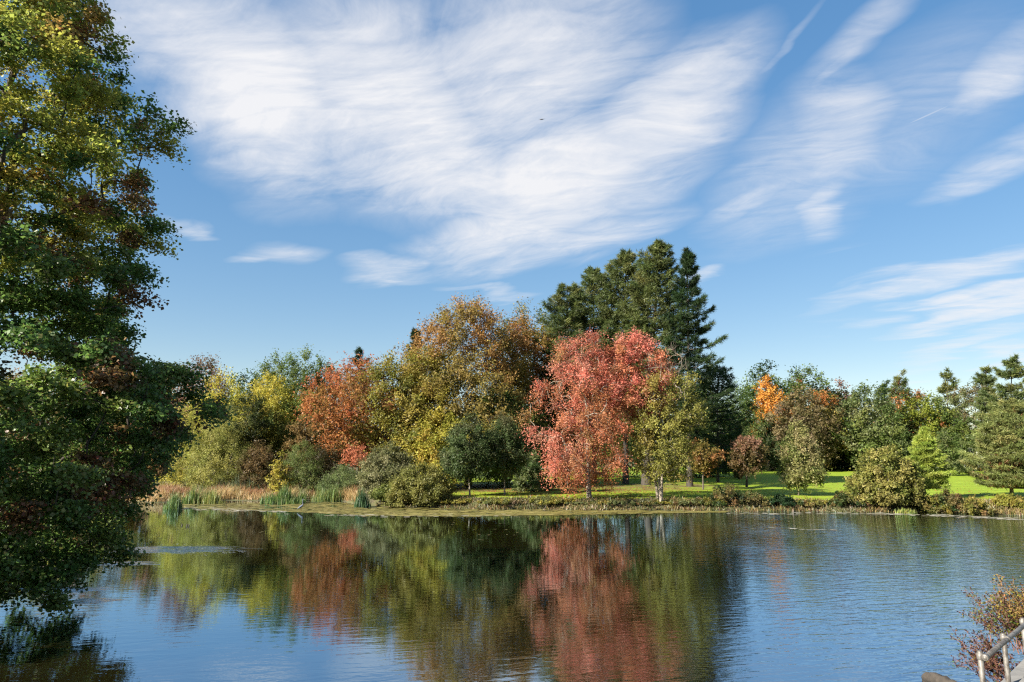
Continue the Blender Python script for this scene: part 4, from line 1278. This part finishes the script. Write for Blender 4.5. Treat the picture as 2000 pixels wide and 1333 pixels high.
# tan and rusty marsh grass on the left
p = scatter(15000, at(250, 960, 80)[0], at(712, 960, 74)[0], .3, 8.0)
patch = np.sin(p[:, 0] * .8) + np.sin(p[:, 1] * 1.3 + p[:, 0] * .37) + rng.normal(0, .5, len(p))
c1 = palette([((224, 192, 124), 3), ((206, 170, 104), 3), ((188, 150, 90), 2)], len(p), rng)
c2 = palette([((184, 128, 82), 3), ((168, 116, 72), 3), ((190, 146, 94), 2)], len(p), rng)
back = (p[:, 1] - shore(p[:, 0])) / 8.0
cc = np.where(((patch * .35 + back * 2.2 - .9) > 0)[:, None], c2, c1)
grn = (np.sin(p[:, 0] * .55 + 2) + np.sin(p[:, 0] * 1.7 + p[:, 1]) + rng.normal(0, .7, len(p))) > .95
cc[grn] = palette([((150, 150, 78), 3), ((126, 136, 66), 3)], int(grn.sum()), rng)
hm = .85 + .3 * np.sin(p[:, 0] * .9 + np.sin(p[:, 1])) + .2 * rng.normal(size=len(p))
V, Fc, cv = blades(rng, p, np.clip(hm, .3, 1.5), .05, cc, .8, 2)
mesh_np('marsh_grass', V, Fc, 3, M_BLADE, None, cv, kind='stuff', label='tan and rusty dry grass covering the marsh', cat='grass')
# weeds along the grove bank
p = scatter(15000, at(700, 985, 62)[0], at(2120, 985, 62)[0], -.15, 3.0, 1.3)
m_ = rng.uniform(0, 1, len(p)) < .5 + .5 * np.sin(p[:, 0] * .9) * np.sin(p[:, 0] * .23 + 1)
cc = np.where(m_[:, None], palette([((92, 102, 44), 3), ((112, 112, 52), 3), ((76, 88, 40), 3), ((120, 96, 58), 2)], len(p), rng),
              palette([((150, 126, 66), 3), ((170, 146, 82), 2), ((118, 124, 46), 2), ((128, 92, 58), 2)], len(p), rng))
hh = .2 + .28 * np.clip(np.sin(p[:, 0] * .55) * np.sin(p[:, 0] * 1.3), 0, 1) + .12 * rng.normal(size=len(p))
V, Fc, cv = blades(rng, p, np.clip(hh, .1, .9), .075, cc, 1.1, 2)
mesh_np('bank_weeds', V, Fc, 3, M_BLADE, None, cv, kind='stuff', label='rough weeds and grass along the far bank', cat='weeds')
p = scatter(5000, at(1780, 985, 62)[0], at(2150, 985, 62)[0], .1, 4.5)
V, Fc, cv = blades(rng, p, np.full(len(p), .34), .06, palette([((188, 168, 96), 3), ((160, 150, 76), 3), ((146, 116, 66), 2)], len(p), rng), .6, 2)
mesh_np('straw_grass', V, Fc, 3, M_BLADE, None, cv, kind='stuff', label='straw coloured grass on the bank at the right', cat='grass')
# fallen leaves under the grove
n = 5200
p = np.stack([rng.normal(6, 10, n), rng.normal(79, 6.5, n), np.zeros(n)], 1)
p = np.concatenate([p, np.stack([rng.uniform(-8, 70, 3500), 66 + 70 * rng.uniform(0, 1, 3500) ** 1.6, np.zeros(3500)], 1)])
p = p[(lawn_mask(p[:, 0], p[:, 1]))]
p[:, 2] = ground_z(p[:, 0], p[:, 1]) + .035
V, Fc, cv, kk = leaves(p, rng.normal(0, .25, p.shape) + np.array([0, 0, 1.0]), .15, palette([((176, 110, 60), 3), ((150, 96, 56), 3), ((196, 96, 70), 2), ((180, 140, 70), 1)], len(p), rng), rng=rng)
mesh_np('fallen_leaves', V, Fc, kk, M_LEAF, None, cv, kind='stuff', label='brown fallen leaves scattered on the lawn under the grove', cat='leaves')

# ---------------------------------------------------------------- floating weed, scum and painted sky glint
def floes(name, label, regions, cols, smin, smax, sides=7, z=.006):
    V, Fc, cv = [], [], []
    k0 = 0
    for (fn, n) in regions:
        pts = fn(n)
        for q in pts:
            r = rng.uniform(smin, smax)
            a0 = rng.uniform(0, 6.28)
            zz = z + rng.uniform(0, .01)
            c = cols[rng.integers(len(cols))] * rng.uniform(.8, 1.15)
            for i in range(sides):
                a = a0 + 2 * math.pi * i / sides
                rr_ = r * rng.uniform(.55, 1.2)
                V.append((q[0] + 2.3 * rr_ * math.cos(a), q[1] + rr_ * math.sin(a), zz))
                cv.append(c)
            Fc.append(list(range(k0, k0 + sides)))
            k0 += sides
    return mesh_np(name, np.array(V), np.array(Fc), sides, M_SCUM, None, np.array(cv), kind='stuff', label=label, cat='algae')


m, t, out = new_mat('floating_weed')
at_ = t.add('ShaderNodeAttribute', attribute_name='Col')
pr = t.add('ShaderNodeBsdfPrincipled')
pr.inputs['Roughness'].default_value = .55
t.l.new(at_.outputs['Color'], pr.inputs['Base Color'])
t.l.new(pr.outputs[0], out.inputs['Surface'])
M_SCUM = m


def pix_region(poly_top, poly_bot, px0, px1, power=1.0):
    def fn(n):
        o = []
        for _ in range(n):
            px = rng.uniform(px0, px1)
            a = np.interp(px, [q[0] for q in poly_top], [q[1] for q in poly_top])
            b = np.interp(px, [q[0] for q in poly_bot], [q[1] for q in poly_bot])
            py = a + (b - a) * rng.uniform(0, 1) ** power
            o.append(on_plane(px, py))
        return o
    return fn


GRN = [lin((162, 154, 78)) * .48, lin((142, 138, 66)) * .46, lin((180, 168, 100)) * .48, lin((126, 116, 54)) * .44]
floes('duckweed_mat', 'yellow green floating duckweed along the far shore', [
    (pix_region([(340, 984), (560, 981), (690, 982), (760, 991), (1100, 996), (1420, 999)], [(340, 993), (480, 997), (620, 1003), (700, 1006), (900, 1010), (1060, 1007), (1420, 1001)], 340, 1420), 3000),
    (pix_region([(700, 996), (1100, 999)], [(700, 1009), (1100, 1007)], 700, 1110), 900),
    (pix_region([(560, 979), (700, 983)], [(560, 1000), (700, 1006)], 560, 700), 700)], GRN, .05, .24)
PALE = [lin((206, 204, 190)) * .62, lin((186, 184, 166)) * .6, lin((196, 186, 160)) * .6]


def streak(pts, n, spread):
    def fn(k):
        o = []
        xs = [q[0] for q in pts]
        for _ in range(n):
            px = rng.uniform(xs[0], xs[-1])
            o.append(on_plane(px, np.interp(px, xs, [q[1] for q in pts]) + rng.normal(0, spread)))
        return o
    return (fn, n)


floes('scum_and_glint', 'pale scum streaks drifting on the open pond', [
    streak([(355, 993), (480, 997), (560, 1001)], 130, 1.3), streak([(640, 1006), (760, 1008), (1000, 1007)], 90, 1.3),
    streak([(1690, 1003), (1850, 1008), (2080, 1019)], 240, 1.1), streak([(1420, 1004), (1560, 1004), (1690, 1003)], 70, 1.4),
    streak([(1500, 1030), (1640, 1036)], 10, 1.5)], PALE, .05, .17)
BLU = [lin((190, 200, 206)) * .55, lin((170, 180, 184)) * .5]  # pale flecks stand in for bright sky reflected on ruffled water
floes('scum_and_glint', 'whitish flecks imitating sky glint on ripples beyond the tip of the near maple', [
    (pix_region([(232, 1078), (290, 1066), (350, 1060), (420, 1070), (482, 1077)], [(232, 1082), (320, 1084), (400, 1086), (482, 1079)], 232, 482), 260)], BLU, .008, .03)
SPK = [lin((170, 160, 110)) * .5]
floes('floating_leaves', 'tiny floating leaf specks dotting the pond', [
    (pix_region([(240, 1005), (1990, 1012)], [(240, 1060), (1990, 1050)], 260, 1980, 1.8), 260)], SPK, .025, .06, 5)

# ---------------------------------------------------------------- heron, flying bird, stubs in the water
M_HERON = simple_mat('heron_plumage', lin((86, 96, 116)) * .6, lin((120, 128, 146)) * .6, 14, .8, .0)
M_NECK = simple_mat('neck_plumage', lin((170, 160, 160)) * .6, lin((196, 184, 178)) * .6, 14, .8, .0)
M_BEAK = simple_mat('beak', lin((150, 120, 60)) * .6, lin((120, 96, 50)) * .6, 14, .5, .0)
M_DARKB = simple_mat('dark_plumage', (0.012, 0.012, 0.014), (0.03, 0.03, 0.035), 10, .7, .0)


def heron():
    b = on_plane(588, 998.5)
    e = empty('heron', b, 'slim grey heron standing in the duckweed with neck raised', 'bird')
    x, y, z = b
    body = [(-.36, .20, .005), (-.30, .23, .03), (-.2, .28, .075), (-.08, .36, .105), (.04, .44, .10), (.12, .52, .07), (.15, .60, .042), (.135, .70, .034), (.115, .80, .03), (.10, .90, .028),
            (.11, .98, .028), (.15, 1.02, .036), (.20, 1.02, .03), (.235, 1.012, .018)]
    V, Fc = path_tube([(x + a, y + .02 * math.sin(i), z + c) for i, (a, c, r) in enumerate(body)], [r for a, c, r in body], 10)
    py_mesh('body', V, Fc, M_HERON, e)
    V, Fc = path_tube([(x + .225, y, z + 1.012), (x + .31, y, z + 1.0), (x + .38, y, z + .99)], [.017, .01, .002], 6)
    py_mesh('beak', V, Fc, M_BEAK, e)
    for s in (-1, 1):
        V, Fc = path_tube([(x - .04, y + s * .035, z + .34), (x - .02, y + s * .04, z + .18), (x + .01, y + s * .04, z - .08)], [.016, .011, .011], 6)
        py_mesh('leg', V, Fc, M_BEAK, e)
        V, Fc = path_tube([(x + .08, y + s * .075, z + .45), (x - .05, y + s * .105, z + .38), (x - .22, y + s * .07, z + .26), (x - .34, y + s * .03, z + .2)], [.03, .05, .035, .006], 8)
        py_mesh('wing', V, Fc, M_HERON, e)


heron()


def flying_bird():
    c = at(1058.5, 233.5, 62)
    e = empty('flying_bird', c, 'small dark bird flying in front of the big white cloud', 'bird')
    V, Fc = path_tube([c + np.array(q) for q in ((-.22, .02, -.02), (-.1, 0, -.015), (0, 0, 0), (.09, 0, .01), (.14, -.01, .015), (.18, -.01, .01))], [.012, .04, .052, .036, .028, .004], 8)
    py_mesh('body', V, Fc, M_DARKB, e)
    for s, up in ((-1, .07), (1, .10)):
        dx = np.array([.30 * s, .12, up])
        r = [c + np.array([.06, 0, .02]), c + np.array([-.08, 0, .02]), c + dx * .5 + np.array([-.04, 0, .03]), c + dx * .5 + np.array([.07, 0, .035]), c + dx + np.array([-.03, 0, 0]), c + dx + np.array([.0, 0, 0])]
        T = [q + np.array([0, 0, -.012]) for q in r]
        V = r + T
        Fc = [(0, 1, 2, 3), (3, 2, 4, 5), (9, 8, 7, 6), (11, 10, 8, 9), (0, 3, 9, 6), (3, 5, 11, 9), (1, 7, 8, 2), (2, 8, 10, 4), (4, 10, 11, 5)]
        py_mesh('wing', V, Fc, M_DARKB, e, smooth=False)


flying_bird()
for k, (px, py, h, lab) in enumerate([(355.5, 1027, .13, 'thin dark twig poking out of the water, leftmost of three'), (365, 1028, .17, 'dark stub poking out of the water, middle of three'), (368.5, 1028, .15, 'dark stub poking out of the water, rightmost of three')]):
    b = on_plane(px, py)
    V, Fc = path_tube([b + np.array(q) for q in ((0, 0, -.2), (.01, 0, h * .4), (-.01, .01, h * .8), (.015, 0, h))], [.05, .045, .035, .015], 7)
    o = py_mesh('water_stub', V, Fc, M_BARK_DARK, None, label=lab, cat='stub', group='stubs in the pond')

# ---------------------------------------------------------------- woodland closing the horizon, too far to tell trees apart
def distant_wood():
    r_ = np.random.default_rng(21)
    V, Fc, cv = [], [], []
    nc = 900
    a = r_.uniform(-1.25, 1.25, nc)
    dist = r_.uniform(275, 360, nc)
    cx, cyy = dist * np.sin(a), dist * np.cos(a)
    gz = ground_z(cx, cyy)
    top = 9 + 5 * np.abs(np.sin(a * 9)) + 3 * r_.uniform(0, 1, nc) * np.sin(a * 31)
    n = 60
    ci = np.repeat(np.arange(nc), n)
    th = r_.uniform(0, 6.283, nc * n)
    u = r_.uniform(0, 1, nc * n)
    rad = 5.5 * np.sqrt(np.clip(1 - u ** 2.5, 0, 1)) * r_.uniform(.4, 1, nc * n)
    P = np.stack([cx[ci] + rad * np.cos(th), cyy[ci] + rad * np.sin(th), gz[ci] + u * top[ci]], 1)
    pal = palette(MIDGREEN + DARKGREEN + OLIVE + COPPER[:1], nc, r_, .1)
    V, Fc, cv, kk = leaves(P, r_.normal(size=P.shape) + np.array([0, 0, .6]), 1.5, pal[ci] * r_.normal(1, .18, (nc * n, 1)).clip(.5, 1.5), .8, True, rng=r_)
    mesh_np('distant_wood', V, Fc, kk, M_LEAF, None, cv, kind='stuff', label='far woodland closing the horizon behind the trees', cat='woodland')
    # rough grass on the bank the near maple stands on
    n = 9000
    x = r_.uniform(-34, -19.6, n)
    y = r_.uniform(6, 34, n)
    z = ground_z(x, y)
    p_ = np.stack([x, y, z], 1)[z > .05]
    V, Fc, cv = blades(r_, p_, r_.uniform(.15, .5, len(p_)), .03, palette(MIDGREEN + OLIVE, len(p_), r_, .15), .9, 2)
    mesh_np('bank_grass', V, Fc, 3, M_BLADE, None, cv, kind='stuff', label='rough grass on the bank under the near maple', cat='grass')


distant_wood()

# ---------------------------------------------------------------- far house seen through the trees
def far_house():
    M_W = simple_mat('white_siding', (0.62, 0.62, 0.60), (0.74, 0.74, 0.72), 2, .7, .05)
    M_R = simple_mat('roof_shingle', (0.05, 0.045, 0.045), (0.10, 0.09, 0.085), 4, .9, .2)
    M_G = simple_mat('window_glass', (0.02, 0.025, 0.03), (0.03, 0.035, 0.04), 1, .1, 0)
    c = at(1886, 890, 172 * S)
    gz = float(ground_z(c[0], c[1]))
    e = empty('far_house', (c[0], c[1], gz), 'white house with dark roof glimpsed between the far trees', 'house')

    def box(nm, x0, x1, y0, y1, z0, z1, mat, par=e):
        V = [(c[0] + a, c[1] + b, gz + h) for h in (z0, z1) for a, b in ((x0, y0), (x1, y0), (x1, y1), (x0, y1))]
        Fc = [(3, 2, 1, 0), (4, 5, 6, 7), (0, 1, 5, 4), (1, 2, 6, 5), (2, 3, 7, 6), (3, 0, 4, 7)]
        return py_mesh(nm, V, Fc, mat, par, smooth=False)
    box('wall', -6, 6, 0, 8, -.3, 5.2, M_W)
    V = [(c[0] + a, c[1] + b, gz + h) for a, b, h in ((-6.5, -.5, 5.2), (6.5, -.5, 5.2), (6.5, 8.5, 5.2), (-6.5, 8.5, 5.2), (-6.5, 4, 7.8), (6.5, 4, 7.8))]
    py_mesh('roof', V, [(0, 1, 5, 4), (2, 3, 4, 5), (0, 4, 3), (1, 2, 5), (3, 2, 1, 0)], M_R, e, smooth=False)
    for x in (-4.4, -1.6, 1.2, 4.0):
        for z in (.8, 3.2):
            w = box('window', x - .55, x + .55, -.06, .02, z, z + 1.4, M_W)
            w2 = box('pane', x - .42, x + .42, -.08, -.03, z + .12, z + 1.28, M_G)
            wl = mathutils.Matrix.Translation(-w.location)
            mw = w2.matrix_basis.copy()
            w2.parent = w
    for x in (-5.6, -1.9, 1.9, 5.6):
        box('porch_post', x - .1, x + .1, -2.1, -1.9, -.3, 2.7, M_W)
    box('porch_roof', -6.1, 6.1, -2.4, -.001, 2.7, 2.9, M_R)


far_house()

# ---------------------------------------------------------------- walkway, handrail, weeds and log at the right
def right_corner():
    M_C = simple_mat('weathered_concrete', lin((150, 150, 148)) * .42, lin((186, 184, 178)) * .42, 5, .9, .25)
    M_S = simple_mat('galvanised_pipe', lin((104, 92, 80)) * .30, lin((186, 182, 174)) * .36, 16, .5, .08, metallic=0.15)
    zr = 2.45
    tops = [on_plane(px, py, zr) for px, py in ((1914, 1277), (1960, 1240), (1997, 1211))]
    dv = (tops[2] - tops[0]) / 2
    tops = [tops[0] + dv * k for k in range(5)]
    dirv = unit(dv)
    zd = zr - .62
    e = empty('handrail', (tops[0][0], tops[0][1], zd), 'pale galvanised pipe handrail beside the walkway', 'railing')
    for k, q in enumerate(tops):
        lo = np.array([q[0], q[1], zd - 1.0])
        hi = np.array([q[0], q[1], zr + (.03 if k else .035)])
        V, Fc = path_tube([lo, lo * .5 + hi * .5, hi - np.array([0, 0, .012]), hi], [.033, .033, .033, .024], 14)
        p_ = py_mesh('post', V, Fc, M_S, e)
        V, Fc = path_tube([q - np.array([0, 0, .075]), q - np.array([0, 0, .07]), q - np.array([0, 0, -.004]), q + np.array([0, 0, .006])], [.034, .043, .043, .034], 14)
        py_mesh('collar', V, Fc, M_S, p_) if False else py_mesh('collar', V, Fc, M_S, e)
    off = np.array([dirv[1], -dirv[0], 0]) * -.072
    a = tops[0] + off * 0 - np.array([0, 0, .03]) - dirv * .0
    nrm = np.array([dirv[1], -dirv[0], 0]) * .062
    V, Fc = path_tube([a + nrm - dirv * .07, a + nrm - dirv * .05, a + nrm + dirv * 2.2, a + nrm + dirv * 5.2], [.018, .032, .032, .032], 14)
    py_mesh('rail', V, Fc, M_S, e)
    for u in (0.0, 1.28, 3.4):
        b = a + nrm + dirv * (u - .06)
        V, Fc = path_tube([b, b + dirv * .006, b + dirv * .075, b + dirv * .081], [.034, .041, .041, .034], 14)
        py_mesh('pipe_fitting', V, Fc, M_S, e)
    # walkway slab: inside (right) of the posts
    inn = np.array([dirv[1], -dirv[0], 0])
    A = tops[0] - dirv * 4.0 + inn * .10
    B = tops[0] + dirv * 9.0 + inn * .10
    for nm, o0, o1, z0, z1 in (('walkway', .0, 2.4, zd - 1.6, zd), ('walkway_kerb', -.22, -.004, zd - 1.6, zd - .05)):
        V = []
        for z in (z0, z1):
            for q, oo in ((A, o0), (B, o0), (B, o1), (A, o1)):
                r = q + inn * oo
                V.append((r[0], r[1], z))
        me = py_mesh(nm, V, [(0, 1, 2, 3), (7, 6, 5, 4), (0, 4, 5, 1), (1, 5, 6, 2), (2, 6, 7, 3), (3, 7, 4, 0)], M_C, None, smooth=False, kind='structure')
        bm = me.modifiers.new('edge', 'BEVEL')
        bm.width = .02
        bm.segments = 2
    # driftwood log lying at the foot of the wall
    c0 = on_plane(1805, 1326, .1)
    c1 = on_plane(1872, 1345, .1)
    L = c1 - c0
    lr = np.random.default_rng(8)
    us = np.concatenate([[-.03, -.015, .0], np.linspace(.06, 1.8, 26)])
    rad_ = np.interp(us, [-.03, .0, .12, .45, 1.0, 1.8], [.03, .07, .11, .14, .14, .1]) * lr.uniform(.9, 1.1, len(us))
    hh_ = np.interp(us, [-.03, .12, .45, .9, 1.8], [-.03, .04, .06, .0, -.16]) + lr.normal(0, .008, len(us))
    V, Fc = path_tube([c0 + L * u + np.array([0, .01 * math.sin(9 * u), h]) for u, h in zip(us, hh_)], rad_, 18)
    V = [np.asarray(q) + lr.normal(0, .007, 3) for q in V]
    py_mesh('driftwood_log', V, Fc, M_BARK_DARK, None, label='brown driftwood log at the bottom edge near the handrail', cat='log')

    def weed(name, label, cat, px, py, zb, h, spread, n, stem_c, leafpal, nleaf, lean, leafsize=.05, seeds=True):
        r_ = np.random.default_rng(int(px + py))
        b = on_plane(px, py, zb)
        e2 = empty(name, b, label, cat)
        P0, P1, R0, R1 = [], [], [], []
        tips = []
        for k in range(n):
            st = b + np.array([r_.normal(0, spread * .4), r_.normal(0, spread * .4), -.1])
            d = np.array([lean[0] + r_.normal(0, .3), lean[1] + r_.normal(0, .3), 1.0])
            d = d / np.linalg.norm(d)
            hh = h * r_.uniform(.6, 1.15)
            q = st
            seg = 6
            for s in range(seg):
                d = unit(d + r_.normal(0, .10, 3) + np.array([lean[0] * .09, 0, -.02]))
                q2 = q + d * hh / seg
                P0.append(q); P1.append(q2)
                R0.append(.008 * (1 - s / (seg + 2))); R1.append(.008 * (1 - (s + 1) / (seg + 2)))
                if s >= 2:
                    for _ in range(3):
                        sd2 = unit(d + r_.normal(0, .55, 3)) * hh * r_.uniform(.08, .2)
                        P0.append(q2); P1.append(q2 + sd2); R0.append(.004); R1.append(.002)
                        tips.append(q2 + sd2)
                        for __ in range(2):
                            s3 = unit(sd2 + r_.normal(0, .1, 3)) * hh * r_.uniform(.04, .09)
                            P0.append(q2 + sd2 * .7); P1.append(q2 + sd2 * .7 + s3); R0.append(.0028); R1.append(.0016)
                            tips.append(q2 + sd2 * .7 + s3)
                q = q2
            tips.append(q)
        V, Fc = tubes(np.array(P0), np.array(P1), np.array(R0), np.array(R1), 4)
        mesh_np('stems', V, Fc, 4, stem_c, e2, kind='stuff')
        tips = np.array(tips)
        if seeds:
            sel = tips[r_.uniform(0, 1, len(tips)) < .6]
            nn = len(sel) * 3
            pp = np.repeat(sel, 3, 0) + r_.normal(0, .008, (nn, 3))
            V, Fc, cv, kk = leaves(pp, r_.normal(size=(nn, 3)), .034, palette([((96, 66, 56), 3), ((76, 52, 48), 3), ((140, 104, 84), 1)], nn, r_), .8, rng=r_)
            mesh_np('seed_heads', V, Fc, kk, M_LEAF, e2, cv, kind='stuff')
        if nleaf:
            ip = tips[r_.integers(0, len(tips), nleaf)] + r_.normal(0, .06, (nleaf, 3))
            V, Fc, cv, kk = leaves(ip, r_.normal(0, .6, (nleaf, 3)) + np.array([0, 0, .8]), leafsize, palette(leafpal, nleaf, r_), .5, rng=r_)
            mesh_np('leaves', V, Fc, kk, M_LEAF, e2, cv, kind='stuff')
    M_ST = simple_mat('dry_stem', lin((120, 78, 66)) * .6, lin((160, 112, 88)) * .6, 8, .8, 0)
    M_SG = simple_mat('straw_stem', lin((170, 130, 76)) * .6, lin((196, 156, 96)) * .6, 8, .8, 0)
    weed('weed_clump', 'reddish brown seed stalks leaning over the water left of the handrail', 'weeds', 1972, 1330, .75, .92, .6, 44, M_ST, MAPLE + OLIVE, 260, (-.55, .1), .05)
    weed('weed_clump', 'tall brown and gold weeds with green leaves behind the handrail', 'weeds', 1998, 1262, 1.0, 1.02, .65, 46, M_ST, OLIVE + MIDGREEN, 1800, (-.22, .05), .055)
    weed('weed_clump', 'golden weeds at the right edge above the handrail', 'weeds', 2040, 1245, 1.2, 1.12, .65, 44, M_SG, [((176, 150, 60), 3), ((150, 140, 60), 3), ((190, 120, 70), 1)], 1500, (-.2, .05), .06)
    # grass tuft on the slope under the rail
    for k, (px, py, zb, pal, lab) in enumerate([(1975, 1300, .9, OLIVE + BRIGHT[:1], 'green and gold grass tuft under the handrail'), (2020, 1275, 1.2, OLIVE + MIDGREEN, 'dark green grass tuft at the right edge behind the handrail')]):
        b = on_plane(px, py, zb)
        n_ = 1500
        q = b + rng.normal(0, .42, (n_, 3)) * np.array([1, 1, 0])
        q[:, 2] = np.minimum(ground_z(q[:, 0], q[:, 1]), zb + .4) - .03
        V, Fc, cv = blades(rng, q, np.full(n_, .62), .014, palette(pal, n_, rng, .15), .8, 3)
        mesh_np('grass_tuft', V, Fc, 3, M_BLADE, None, cv, label=lab, cat='grass', loc=tuple(b))


right_corner()
